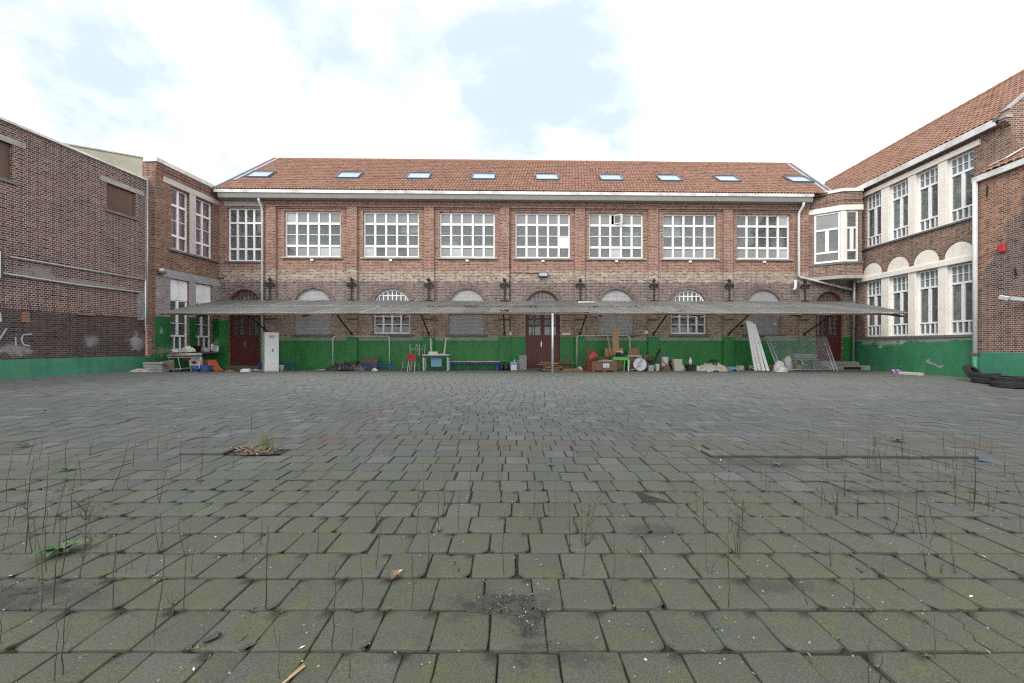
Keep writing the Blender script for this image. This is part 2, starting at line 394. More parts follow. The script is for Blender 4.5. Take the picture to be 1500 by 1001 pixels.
M['render_wall'] = plain('greenish_cement_render', (0.30,0.29,0.23), 0.9, 0.15, 2.0, bmp=0.4, dirt=(0.17,0.17,0.13), dirt_amt=0.6)
M['white'] = plain('white_frame_paint', (0.84,0.84,0.84), 0.45, 0.03, 4.0, dirt=(0.55,0.53,0.5), dirt_amt=0.25)
M['gutter'] = plain('peeling_white_gutter_paint', (0.72,0.71,0.69), 0.6, 0.1, 3.0, bmp=0.2, dirt=(0.26,0.22,0.18), dirt_amt=0.75)
M['gutter_under'] = plain('weathered_soffit', (0.25,0.24,0.225), 0.7, 0.12, 3.0, dirt=(0.3,0.27,0.23), dirt_amt=0.6)
M['zinc'] = plain('zinc', (0.42,0.43,0.45), 0.45, 0.12, 5.0, metallic=0.5, dirt=(0.25,0.25,0.25))
M['pipe'] = plain('pale_grey_pipe', (0.62,0.62,0.62), 0.5, 0.1, 3.0, dirt=(0.4,0.36,0.32), dirt_amt=0.5)
M['pipe_dark'] = plain('dark_iron_pipe', (0.06,0.055,0.055), 0.6, 0.2, 5.0)
M['iron'] = plain('black_iron', (0.014,0.013,0.013), 0.55, 0.3, 9.0, dirt=(0.06,0.03,0.02), dirt_amt=0.35)
M['door'] = plain('oxblood_door_paint', (0.125,0.028,0.022), 0.4, 0.12, 4.0, dirt=(0.06,0.015,0.012), dirt_amt=0.4, streak=True)
M['board_brown'] = plain('brown_plywood_board', (0.115,0.07,0.048), 0.75, 0.3, 3.0, streak=True, dirt=(0.06,0.04,0.03))
M['shutter'] = plain('white_roller_panel', (0.82,0.83,0.85), 0.5, 0.03, 3.0)
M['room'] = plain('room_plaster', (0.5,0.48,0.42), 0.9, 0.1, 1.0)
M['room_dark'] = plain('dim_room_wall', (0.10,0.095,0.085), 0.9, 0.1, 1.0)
M['room_floor'] = plain('room_floor', (0.16,0.13,0.1), 0.6, 0.15, 3.0)
def glass(name, tint=(0.86,0.9,0.88), ior=1.65):
    m, nt, out = newmat(name)
    bf = N(nt, 'ShaderNodeNewGeometry').outputs['Backfacing']
    fr = N(nt, 'ShaderNodeFresnel', {'IOR': mapr(nt, bf, 0.0, 1.0, ior, 1.0/ior)})
    t = N(nt, 'ShaderNodeBsdfTransparent', {'Color': c4(tint)})
    co = N(nt, 'ShaderNodeTexCoord').outputs['Object']
    g = N(nt, 'ShaderNodeBsdfGlossy', {'Color': (0.95,0.97,1,1), 'Roughness': 0.03, 'Normal': bump(nt, nz(nt, co, 2.5, 2.0), 0.04, 0.05)})
    dif = N(nt, 'ShaderNodeBsdfDiffuse', {'Color': (0.35,0.36,0.34,1)})
    mx = N(nt, 'ShaderNodeMixShader', {0: fr.outputs[0], 1: t.outputs[0], 2: g.outputs[0]})
    mx2 = N(nt, 'ShaderNodeMixShader', {0: mapr(nt, nz(nt, co, 3.0, 6.0, 0.7), 0.3, 0.8, 0.09, 0.28), 1: mx.outputs[0], 2: dif.outputs[0]})
    nt.links.new(mx2.outputs[0], out.inputs[0]); return m
M['glass'] = glass('window_glass')
M['frost'] = plain('frosted_grey_pane', (0.27,0.28,0.275), 0.22, 0.14, 3.0, bmp=0.05)
M['frost_lt'] = plain('pale_frosted_pane', (0.46,0.49,0.5), 0.25, 0.12, 3.0)
M['frost_green'] = plain('greenish_ribbed_pane', (0.17,0.215,0.215), 0.2, 0.12, 4.0)
M['sky_glass'] = plain('skylight_glass', (0.30,0.37,0.46), 0.06, 0.05, 2.0, spec=1.0)  # pale blue base colour carries the sky's reflection and light blinds behind
M['sky_frame'] = plain('dark_skylight_frame', (0.13,0.145,0.165), 0.4, 0.1, 4.0, metallic=0.3)
M['curtain_grey'] = plain('grey_net_curtain', (0.55,0.54,0.51), 0.9, 0.15, 4.0)
M['curtain'] = plain('purple_curtain', (0.8,0.16,0.40), 0.9, 0.2, 4.0)
M['steel'] = plain('galvanised_steel', (0.45,0.47,0.5), 0.42, 0.1, 8.0, metallic=0.7)
M['chrome'] = plain('worn_chrome_tube', (0.6,0.6,0.6), 0.25, 0.1, 8.0, metallic=0.9)
M['black'] = plain('black_plastic', (0.012,0.012,0.013), 0.4, 0.2, 6.0)
M['rubber'] = plain('black_tyre_rubber', (0.018,0.018,0.019), 0.75, 0.25, 12.0, bmp=0.2, dirt=(0.06,0.058,0.054), dirt_amt=0.5)
M['card'] = plain('brown_cardboard', (0.27,0.165,0.095), 0.85, 0.12, 5.0)
M['wood'] = plain('bare_pine_board', (0.42,0.27,0.15), 0.7, 0.15, 5.0, streak=True)
M['wood_dk'] = plain('dark_weathered_wood', (0.17,0.095,0.058), 0.75, 0.25, 5.0, streak=True)
M['ply'] = plain('crate_plywood', (0.2,0.105,0.065), 0.75, 0.2, 5.0)
M['wplas'] = plain('white_plastic', (0.72,0.72,0.7), 0.4, 0.06, 5.0, dirt=(0.45,0.42,0.38), dirt_amt=0.4)
M['cabinet'] = plain('pale_grey_enamel', (0.72,0.735,0.75), 0.35, 0.04, 3.0, dirt=(0.4,0.38,0.36), dirt_amt=0.2)
M['blue_dk'] = plain('dark_blue_paint', (0.012,0.035,0.13), 0.5, 0.1, 5.0)
M['blue'] = plain('blue_plastic', (0.02,0.08,0.36), 0.4, 0.1, 5.0)
M['blue_lt'] = plain('pale_blue_plastic', (0.2,0.42,0.62), 0.45, 0.1, 5.0)
M['blue_crate'] = plain('mid_blue_crate_plastic', (0.045,0.13,0.42), 0.45, 0.1, 5.0)
M['bluepaint'] = plain('blue_painted_tube', (0.02,0.07,0.26), 0.45, 0.15, 5.0)
M['red'] = plain('red_plastic', (0.62,0.022,0.02), 0.4, 0.08, 5.0)
M['redbox'] = plain('faded_red_enamel', (0.45,0.035,0.03), 0.45, 0.12, 5.0)
M['pink'] = plain('faded_red_tub', (0.56,0.09,0.10), 0.45, 0.1, 5.0)
M['orange'] = plain('orange_laminate', (0.55,0.12,0.035), 0.5, 0.12, 5.0)
M['lime'] = plain('bright_green_laminate', (0.05,0.62,0.05), 0.4, 0.05, 5.0)
M['yellow'] = plain('yellow_plastic', (0.65,0.36,0.02), 0.45, 0.1, 5.0)
M['purple'] = plain('purple_plastic', (0.13,0.03,0.22), 0.4, 0.15, 14.0, dirt=(0.6,0.5,0.65), dirt_amt=0.9)
M['beige'] = plain('beige_plastic_bin', (0.58,0.54,0.44), 0.5, 0.08, 5.0, dirt=(0.4,0.36,0.28))
M['cloth'] = plain('cream_dust_sheet', (0.58,0.54,0.44), 0.9, 0.1, 3.0, dirt=(0.3,0.27,0.22), dirt_amt=0.5)
M['sack'] = plain('white_woven_sack', (0.72,0.72,0.7), 0.8, 0.08, 6.0, dirt=(0.45,0.43,0.4), dirt_amt=0.4)
M['sack_grey'] = plain('clear_grey_plastic_sack', (0.5,0.51,0.52), 0.35, 0.12, 6.0)
M['tarp'] = plain('black_plastic_sheet', (0.014,0.014,0.016), 0.16, 0.2, 4.0, bmp=0.2, spec=0.8)
M['terra'] = plain('orange_terracotta', (0.48,0.16,0.07), 0.8, 0.1, 6.0)
M['stone_tr'] = plain('rough_grey_stone', (0.30,0.30,0.28), 0.9, 0.2, 9.0, bmp=0.5, dirt=(0.16,0.16,0.14))
M['bottle'] = plain('dark_bottle_glass', (0.012,0.02,0.016), 0.12, 0.2, 6.0)
M['print_red'] = plain('red_print', (0.42,0.03,0.025), 0.6, 0.05, 4.0)
M['chalk'] = plain('white_chalk_paint', (0.38,0.38,0.42), 0.9, 0.25, 14.0, dirt=(0.2,0.18,0.18), dirt_amt=0.7)
M['foam'] = plain('grey_laminate', (0.36,0.37,0.38), 0.5, 0.1, 5.0)

# roof tiles: a random number per tile is stored on the mesh
def tile_roof(name, cols, moss=0.14):
    m, nt, out = newmat(name)
    t = N(nt, 'ShaderNodeAttribute', attribute_name='tint').outputs['Fac']
    p = N(nt, 'ShaderNodeTexCoord').outputs['Object']
    c = ramp(nt, t, [(k/(len(cols)-1), x) for k, x in enumerate(cols)])
    n = nz(nt, p, 0.7, 7.0, 0.7, 0.3)
    c = mixc(nt, mapr(nt, n, 0.48, 0.7, 0, moss), c, (0.07,0.055,0.04))
    n2 = nz(nt, p, 9.0, 5.0, 0.7)
    k = mapr(nt, n2, 0.25, 0.75, 0.78, 1.2)
    c = mixc(nt, 1.0, c, N(nt, 'ShaderNodeCombineXYZ', {0: k, 1: k, 2: k}).outputs[0], 'MULTIPLY')
    bsdf(nt, out, Base_Color=c, Roughness=0.85, Specular_IOR_Level=0.25)
    return m
M['roof'] = tile_roof('terracotta_pantile', [(0.22,0.117,0.08),(0.27,0.148,0.104),(0.30,0.172,0.123),(0.245,0.133,0.093),(0.325,0.192,0.14)])
M['ridge'] = plain('ridge_tile_clay', (0.3,0.15,0.09), 0.85, 0.2, 6.0, dirt=(0.12,0.09,0.06), dirt_amt=0.6)
def fibre(name):
    m, nt, out = newmat(name)
    p = N(nt, 'ShaderNodeTexCoord').outputs['Object']
    r = N(nt, 'ShaderNodeObjectInfo').outputs['Random']
    c = mixc(nt, r, (0.17,0.172,0.172), (0.29,0.288,0.28))
    st = N(nt, 'ShaderNodeMapping', {'Vector': p, 'Scale': (2.5, 0.3, 1)}).outputs[0]
    c = mixc(nt, mapr(nt, nz(nt, st, 1.2, 7.0, 0.7), 0.42, 0.66, 0, 0.8), c, (0.13,0.122,0.108))
    c = mixc(nt, mapr(nt, nz(nt, p, 3.0, 7.0, 0.75), 0.58, 0.72, 0, 0.6), c, (0.42,0.40,0.36))
    b = bsdf(nt, out, Base_Color=c, Roughness=0.8, Specular_IOR_Level=0.25)
    tr = N(nt, 'ShaderNodeBsdfTranslucent', {'Color': (0.75,0.76,0.74,1)})
    mx = N(nt, 'ShaderNodeMixShader', {0: 0.5, 1: b.outputs[0], 2: tr.outputs[0]})
    nt.links.new(mx.outputs[0], out.inputs[0]); return m
M['fibre'] = fibre('weathered_fibre_sheet')
M['rust'] = plain('rusty_brown_edge', (0.14,0.075,0.045), 0.85, 0.3, 8.0, dirt=(0.04,0.03,0.025), dirt_amt=0.7)

# paving
def paving_mat(name, attr):
    m, nt, out = newmat(name)
    if attr: rnd = N(nt, 'ShaderNodeAttribute', attribute_name='tint').outputs['Fac']
    else: rnd = N(nt, 'ShaderNodeObjectInfo').outputs['Random']
    p = world_pos(nt); uv = uvc(nt)
    c = ramp(nt, rnd, [(0,(0.072,0.078,0.081)),(0.3,(0.108,0.115,0.117)),(0.65,(0.089,0.096,0.099)),(0.85,(0.115,0.119,0.118)),(1,(0.145,0.152,0.152))])
    if attr:
        rd = N(nt, 'ShaderNodeAttribute', attribute_name='redness').outputs['Fac']
        c = mixc(nt, rd, c, (0.118,0.078,0.076))
    sp = N(nt, 'ShaderNodeSeparateXYZ', {0: p})
    c = mixc(nt, mapr(nt, sp.outputs[1], 2.0, 12.0, 0.55, 0.0), c, (0.044,0.047,0.037))   # slab tone darkens towards the near end
    # moss grows where the yard stays damp: the near end and the foot of the walls
    mn = nz(nt, p, 0.9, 8.0, 0.7, 0.5)
    near = mapr(nt, sp.outputs[1], 7.0, 2.0, 0.0, 0.24)
    far = mapr(nt, sp.outputs[1], 11.0, 19.5, 0.0, 0.2)
    mm = math_(nt, 'ADD', math_(nt, 'ADD', mn, near), far)
    c = mixc(nt, mapr(nt, mm, 0.50, 0.80, 0, 0.75), c, (0.074,0.081,0.047))
    mn2 = nz(nt, p, 5.0, 8.0, 0.75, 0.3)
    c = mixc(nt, mapr(nt, math_(nt, 'ADD', mn2, math_(nt, 'MULTIPLY', near, 0.5)), 0.6, 0.74, 0, 0.8), c, (0.078,0.088,0.036))
    st = nz(nt, p, 1.7, 8.0, 0.75, 0.8)
    c = mixc(nt, mapr(nt, st, 0.56, 0.7, 0, 0.55), c, (0.05,0.052,0.05))
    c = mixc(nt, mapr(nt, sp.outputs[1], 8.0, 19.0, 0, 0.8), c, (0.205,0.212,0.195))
    c = blots_(nt, p, c, [((a-750)/FPX*780/(b-505), 780/(b-505), rx*1.6, ry*1.6, (0.038,0.037,0.032), .7) for a, b, rx, ry in ((738,886,.20,.10),(776,908,.06,.15),(40,872,.30,.11),(1118,676,.42,.18),(1290,720,.36,.08),(828,962,.13,.06),(955,777,.16,.07),(1130,858,.17,.05))])
    # aggregate speckle
    vo = N(nt, 'ShaderNodeTexVoronoi', {'Vector': p, 'Scale': 210.0}).outputs['Distance']
    f = nz(nt, p, 120.0, 3.0, 0.7)
    k = math_(nt, 'MULTIPLY', mapr(nt, f, 0.25, 0.75, 0.5, 1.55), mapr(nt, vo, 0.0, 0.6, 1.2, 0.85))
    c = mixc(nt, 1.0, c, N(nt, 'ShaderNodeCombineXYZ', {0: k, 1: k, 2: k}).outputs[0], 'MULTIPLY')
    # soil caught along the slab edges
    su = N(nt, 'ShaderNodeSeparateXYZ', {0: uv})
    e = math_(nt, 'MINIMUM', math_(nt, 'MINIMUM', su.outputs[0], math_(nt, 'SUBTRACT', 1.0, su.outputs[0])),
              math_(nt, 'MINIMUM', su.outputs[1], math_(nt, 'SUBTRACT', 1.0, su.outputs[1])))
    e = math_(nt, 'ADD', e, mapr(nt, nz(nt, p, 7.0, 7.0, 0.75), 0.25, 0.75, 0.03, -0.08))
    c = mixc(nt, mapr(nt, e, 0.0, 0.035, 0.7, 0.0), c, (0.036,0.038,0.030))
    b = bsdf(nt, out, Base_Color=c, Roughness=0.72, Specular_IOR_Level=0.35)
    h = math_(nt, 'ADD', math_(nt, 'MULTIPLY', f, 0.5), nz(nt, p, 18.0, 5.0))
    nt.links.new(bump(nt, h, 0.55, 0.006), b.inputs['Normal'])
    return m
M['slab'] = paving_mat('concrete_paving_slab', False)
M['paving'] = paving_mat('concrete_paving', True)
def soil_mat():
    m, nt, out = newmat('joint_soil'); p = world_pos(nt)
    n = nz(nt, p, 2.5, 8.0, 0.7); n2 = nz(nt, p, 40.0, 6.0, 0.7)
    c = ramp(nt, n2, [(0.3,(0.022,0.021,0.016)),(0.5,(0.042,0.041,0.03)),(0.72,(0.08,0.077,0.06))])
    c = mixc(nt, mapr(nt, n, 0.5, 0.62, 0, 0.75), c, (0.042,0.056,0.014))
    b = bsdf(nt, out, Base_Color=c, Roughness=0.95, Specular_IOR_Level=0.1)
    nt.links.new(bump(nt, nz(nt, p, 60.0, 6.0, 0.7), 0.8, 0.02), b.inputs['Normal']); return m
M['soil'] = soil_mat()
M['dirt'] = plain('washed_in_dirt', (0.040,0.041,0.034), 0.95, 0.5, 26.0, bmp=0.9, dirt=(0.075,0.074,0.06), dirt_amt=0.6)
M['stem'] = plain('red_brown_stem', (0.055,0.032,0.024), 0.7, 0.3, 30.0)
M['stem_grey'] = plain('grey_brown_twig', (0.075,0.06,0.048), 0.8, 0.3, 30.0)
M['leaf'] = plain('weed_leaf', (0.03,0.075,0.024), 0.5, 0.3, 30.0)
M['leaf_lt'] = plain('pale_weed_leaf', (0.075,0.115,0.04), 0.6, 0.3, 30.0)
M['moss'] = plain('moss_tuft', (0.055,0.075,0.015), 0.9, 0.4, 40.0)
M['dead'] = plain('dead_leaf', (0.2,0.13,0.085), 0.8, 0.35, 40.0)
M['litter'] = plain('pale_litter', (0.6,0.6,0.58), 0.7, 0.15, 20.0)
M['grass_dry'] = plain('dry_grass', (0.16,0.15,0.07), 0.8, 0.3, 20.0)

# ---------------------------------------------------------------- ground
def clip01(t): return max(0.0, min(1.0, t))
def gz(x, y):
    l = 0.0125*max(-x, 0)*clip01((20.5-y)/4)
    r = -0.0085*max(x, 0)*clip01((15.8-y)/2.5)
    return (l+r)*clip01((y-3)/4)
def G(px, py):
    z = 0.0; y = 10
    for _ in range(8):
        y = (EYE-z)*FPX/(py-HOR); z = gz((px-750)/FPX*y, y)
    return Vector(((px-750)/FPX*y, y, z))

gm = MB(); xs = np.linspace(-60, 60, 81); ys = list(np.linspace(-40, 0, 9)) + list(np.linspace(1, 24, 47)) + [30, 60, 200]
gv = [(x, y, gz(x, y)-0.013) for y in ys for x in xs]
gm.add(gv, [(j*81+i, j*81+i+1, (j+1)*81+i+1, (j+1)*81+i) for j in range(len(ys)-1) for i in range(80)])
yard = gm.build('courtyard', M['soil'], smooth=True); tag(yard, 'paved school courtyard with weedy joints', None, None, 'structure')

def slab_mesh(w, d, seed, crack=0, n=7):
    r = random.Random(seed); t = 0.045
    vs = []; fs = []; uvs = []
    ed = [[r.uniform(-1, 1)*0.0022 for _ in range(n+1)] for _ in range(4)]
    cr = [r.choice((0.001,0.002,0.003,0.004,0.012,0.022)) for _ in range(4)]
    for j in range(n+1):
        for i in range(n+1):
            u, v = i/n, j/n; x, y = (u-0.5)*w, (v-0.5)*d; z = 0.0
            if i == 0: x += ed[0][j]
            if i == n: x += ed[1][j]
            if j == 0: y += ed[2][i]
            if j == n: y += ed[3][i]
            if i in (0, n) and j in (0, n):
                k = cr[(i > 0)*2+(j > 0)]; x -= math.copysign(k, x); y -= math.copysign(k, y)
            if i in (0, n) or j in (0, n): z -= r.uniform(0.0012, 0.004)
            elif i in (1, n-1) or j in (1, n-1): z -= r.uniform(0, 0.0006)
            vs.append((x, y, z)); uvs.append((u, v))
    # pull the second ring outward so the worn edge is narrow
    W = n+1
    for j in range(1, n):
        for i in range(1, n):
            x, y, z = vs[j*W+i]
            if i == 1: x = vs[j*W][0]+0.009
            if i == n-1: x = vs[j*W+n][0]-0.009
            if j == 1: y = vs[i][1]+0.009
            if j == n-1: y = vs[n*W+i][1]-0.009
            vs[j*W+i] = (x, y, z)
    fs = [(j*W+i, j*W+i+1, (j+1)*W+i+1, (j+1)*W+i) for j in range(n) for i in range(n)]
    b = len(vs); ring = [i for i in range(W)] + [j*W+n for j in range(1, W)] + [n*W+i for i in range(n-1, -1, -1)] + [j*W for j in range(n-1, 0, -1)]
    for k in ring: vs.append((vs[k][0], vs[k][1], -t)); uvs.append(uvs[k])
    fs += [(ring[k], b+k, b+(k+1) % len(ring), ring[(k+1) % len(ring)]) for k in range(len(ring))]
    if crack:   # drop the faces' vertices along a broken line into a groove
        a = r.uniform(0.25, 0.75); s = r.uniform(-0.5, 0.5)
        for k in range(W*W):
            i, j = k % W, k//W
            if abs(i - round((a + s*(j/n-0.5))*n)) < 0.5: vs[k] = (vs[k][0]+r.uniform(-.006,.006), vs[k][1], vs[k][2]-0.012)
            elif i > (a + s*(j/n-0.5))*n: vs[k] = (vs[k][0], vs[k][1], vs[k][2]-0.002)
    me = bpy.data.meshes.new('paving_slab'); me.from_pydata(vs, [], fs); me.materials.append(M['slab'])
    uv = me.uv_layers.new(name='UVMap')
    for l in me.loops: uv.data[l.index].uv = uvs[l.vertex_index]
    me.polygons.foreach_set('use_smooth', [True]*len(me.polygons))
    return me
TW, TD = 0.252, 0.273
full = [slab_mesh(TW-0.003, TD-0.011, s) for s in range(9)] + [slab_mesh(TW-0.003, TD-0.011, 50+s, 1) for s in range(2)]
half = [slab_mesh(TW*0.56, TD-0.008, 80+s, 0, 5) for s in range(3)]
sv, sf, st_, sr_, su_ = [], [], [], [], []
joints = []
def stuff_tile(x, y, w, d, red, z=0.0, tilt=None):
    b = len(sv); e = 0.004
    tx, ty = tilt or (R.gauss(0, 0.006), R.gauss(0, 0.006))
    for k, (ax, ay, zz) in enumerate([(-1,-1,-0.03),(1,-1,-0.03),(1,1,-0.03),(-1,1,-0.03)]):
        sv.append((x+ax*w/2, y+ay*d/2, gz(x, y)+z-0.03))
    for ax, ay in ((-1,-1),(1,-1),(1,1),(-1,1)):
        sv.append((x+ax*w/2, y+ay*d/2, gz(x+ax*w/2, y+ay*d/2)+z-0.005+ax*tx*w/2+ay*ty*d/2))
    for ax, ay in ((-1,-1),(1,-1),(1,1),(-1,1)):
        sv.append((x+ax*(w/2-e), y+ay*(d/2-e), gz(x+ax*w/2, y+ay*d/2)+z+ax*tx*w/2+ay*ty*d/2))
    fs = [(b+8,b+9,b+10,b+11)] + [(b+4+k, b+4+(k+1)%4, b+8+(k+1)%4, b+8+k) for k in range(4)] + [(b+k, b+(k+1)%4, b+4+(k+1)%4, b+4+k) for k in range(4)]
    q = [(0,0),(1,0),(1,1),(0,1)]; i = [(0.03,0.03),(0.97,0.03),(0.97,0.97),(0.03,0.97)]
    rnd = R.random()
    for n_, f in enumerate(fs):
        sf.append(f); st_.append(rnd); sr_.append(red)
        if n_ == 0: su_.extend(i)
        else:
            k = (n_-1) % 4; su_.extend([q[k], q[(k+1)%4], (i if n_ < 5 else q)[(k+1)%4], (i if n_ < 5 else q)[k]])
rows = []; y = 1.737-TD*10
while y < 21.62:
    red = 5.2 < y < 5.3 or False
    if y < 5.2: d = TD
    elif y < 5.45: d = 0.31
    else: d = 0.262
    rows.append((y, d, 5.2 < y < 5.4)); y += d
nslab = 0
for (y0, d, redrow) in rows:
    yc = y0+d/2
    xl = -15.15+0.065*(yc-21.5) if yc > 17.8 else -15.8+0.065*(yc-17.8)
    xr = 18.35+0.065*(yc-21.67) if yc > 15.6 else 17.7+0.065*(yc-15.6)
    x = xl - R.random()*TW
    front = 1.40 < yc < 3.95
    while x < xr:
        w = TW
        if not front and -2.75 < x < -2.45 and 5.3 < yc < 16.3: pass
        if R.random() < (0.10 if yc < 5.2 else 0.03): w = TW*0.56
        g = 0.002 + abs(R.gauss(0, 0.0022))
        if R.random() < (0.08 if yc < 5.2 else 0.03): g += R.uniform(0.005, 0.018)
        xc = x+w/2+g
        red = 0.0
        if redrow and -2.8 < xc < 6.5: red = R.uniform(0.5, 1.0)
        elif 5.3 < yc < 16.3 and abs(xc+2.5+(yc-5.9)*0.038) < 0.15: red = R.uniform(0.3, 0.65)
        elif 5.3 < yc < 13.5 and abs(xc-6.2-(yc-5.3)*0.075) < 0.14: red = R.uniform(0.35, 0.8)
        dz = R.gauss(0, 0.0018) - (R.uniform(.003, .008) if R.random() < .07 else 0)
        if 4.72 < yc < 5.25 and (2.4 < xc < 5.3 or -3.85 < xc < -3.25): dz += 0.026
        if front and abs(xc) < 1.28*yc+0.1 and nslab < 300:
            me = R.choice(half) if w < TW*0.9 else (full[9+R.randrange(2)] if R.random() < 0.09 else full[R.randrange(9)])
            o = link('paving_slab', me, yard, (xc, yc+R.gauss(0, 0.0012), gz(xc, yc)+dz), (R.gauss(0, 0.011), R.gauss(0, 0.011), R.gauss(0, 0.010)+ (0 if R.random()<.5 else 0)), (1+R.uniform(-.012,.012), R.uniform(0.985,1.0), 1))
            nslab += 1
        elif -3.4 < xc < -2.75 and 4.72 < yc < 4.99: pass           # slabs missing: soil shows
        else:
            stuff_tile(xc, yc, w-0.002, d-(0.010 if yc < 5.2 else 0.007), red, dz)
        if yc < 6.5 and abs(xc) < 1.3*yc: joints.append((x+g/2, y0, d, g))
        x += w+g
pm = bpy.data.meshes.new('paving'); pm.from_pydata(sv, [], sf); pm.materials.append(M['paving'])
for nm, dat in (('tint', st_), ('redness', sr_)):
    a = pm.attributes.new(nm, 'FLOAT', 'FACE'); a.data.foreach_set('value', dat)
uv = pm.uv_layers.new(name='UVMap'); uv.data.foreach_set('uv', np.array(su_, np.float32).ravel())
tag(link('paving', pm, yard), kind='stuff')
# ---------------------------------------------------------------- building parts
_pane = {}
def pane(parent, w, h, x, y, z, kind, rot=(0,0,0), t=0.008):
    k = (round(w, 3), round(h, 3), kind)
    if k not in _pane:
        mb = MB().box(-w/2, w/2, -t/2, t/2, -h/2, h/2); _pane[k] = mb.mesh('pane', M[kind])
    return link('pane', _pane[k], parent, (x, y, z), rot)
def window(parent, x0, x1, z0, z1, y, rows, trans, fo=0.07, mw=0.085, dep=0.07, mat='white', over=None, name='window', loc=(0,0,0), rz=0.0, sill=None):
    """rows bottom to top: (share of height, columns, pane kind, mullion width or None); trans: bar heights between rows"""
    mb = MB()
    mb.box(x0, x0+fo, y, y+dep, z0, z1); mb.box(x1-fo, x1, y, y+dep, z0, z1)
    mb.box(x0+fo, x1-fo, y, y+dep, z0, z0+fo*1.2); mb.box(x0+fo, x1-fo, y, y+dep, z1-fo, z1)
    iz0, iz1 = z0+fo*1.2, z1-fo; free = iz1-iz0-sum(trans); tot = sum(r[0] for r in rows)
    z = iz0; ps = []
    for i, (sh, nc, kind, w_) in enumerate(rows):
        h = free*sh/tot; m_ = w_ or mw; cw = (x1-x0-2*fo-(nc-1)*m_)/nc
        for c in range(nc):
            xa = x0+fo+c*(cw+m_)
            if c < nc-1: mb.box(xa+cw, xa+cw+m_, y-0.006, y+dep-0.006, z-0.004, z+h+0.004)
            ps.append((i, c, cw, h, xa+cw/2, z+h/2, kind))
        z += h
        if i < len(rows)-1:
            mb.box(x0+fo-0.002, x1-fo+0.002, y-0.003 if trans[i] < 0.05 else y-0.012, y+dep-0.003, z, z+trans[i]); z += trans[i]
    f = mb.build(name, M[mat], parent, loc, (0, 0, rz))
    for i, c, cw, h, px, pz, kind in ps:
        k = (over or {}).get((i, c), kind)
        if k == 'open':
            mo = MB(); w2, h2 = cw/2, h/2
            mo.box(-w2, -w2+.035, -.02, .02, -h2, h2).box(w2-.035, w2, -.02, .02, -h2, h2).box(-w2+.035, w2-.035, -.02, .02, -h2, -h2+.035).box(-w2+.035, w2-.035, -.02, .02, h2-.035, h2)
            mo.build('open_vent', M[mat], f, (px+cw*0.2, y-cw*0.32, pz), (0, 0, rad(-38)))
            pane(f, cw-.07, h-.07, px+cw*0.2, y-cw*0.32, pz, 'glass', (0, 0, rad(-38)))
        else: pane(f, cw+0.01, h+0.01, px, y+dep*0.55, pz, k)
    return f
def ring(mb, cx, zs, r0, r1, y0, y1, n=20, gap=0.0, a0=0.0, a1=math.pi):
    for i in range(n):
        b0 = a0+(a1-a0)*i/n+gap/r1/2; b1 = a0+(a1-a0)*(i+1)/n-gap/r1/2
        p = [(cx+r*math.cos(a), zs+r*math.sin(a)) for r, a in ((r0,b0),(r1,b0),(r1,b1),(r0,b1))]
        mb.prism_y(p, y0, y1)
    return mb
def fan_bars(mb, cx, zs, r, y0, y1, cols, rows_, t):
    for i in range(1, cols):
        x = cx-r+2*r*i/cols; h = math.sqrt(max(0, r*r-(x-cx)**2))
        if h > .05: mb.box(x-t/2, x+t/2, y0, y1, zs, zs+h)
    for j in range(1, rows_):
        z = zs+r*j/rows_; w = math.sqrt(max(0, r*r-(z-zs)**2))
        mb.box(cx-w, cx+w, y0+.003, y1-.003, z-t/2, z+t/2)
def fan_glass(parent, cx, zs, r, y):
    mb = MB(); mb.prism_y(arch_loop(cx, 2*r, zs, zs+.001, 16)[1:], y, y+.008); return mb.build('fanlight_pane', M['glass'], parent)
def arched_window(parent, cx, w, z0, zs, y):
    r = w/2
    f = window(parent, cx-r, cx+r, z0, zs, y, [(1,4,'glass',None),(1,4,'glass',None),(1,4,'glass',None)], [.045,.045], fo=.07, mw=.10)
    mb = MB(); ring(mb, cx, zs, r-.07, r, y+.001, y+.069, 24); fan_bars(mb, cx, zs+.002, r-.04, y+.005, y+.06, 8, 3, .045)
    mb.build('fanlight_frame', M['white'], f); fan_glass(f, cx, zs, r-.03, y+.035); return f
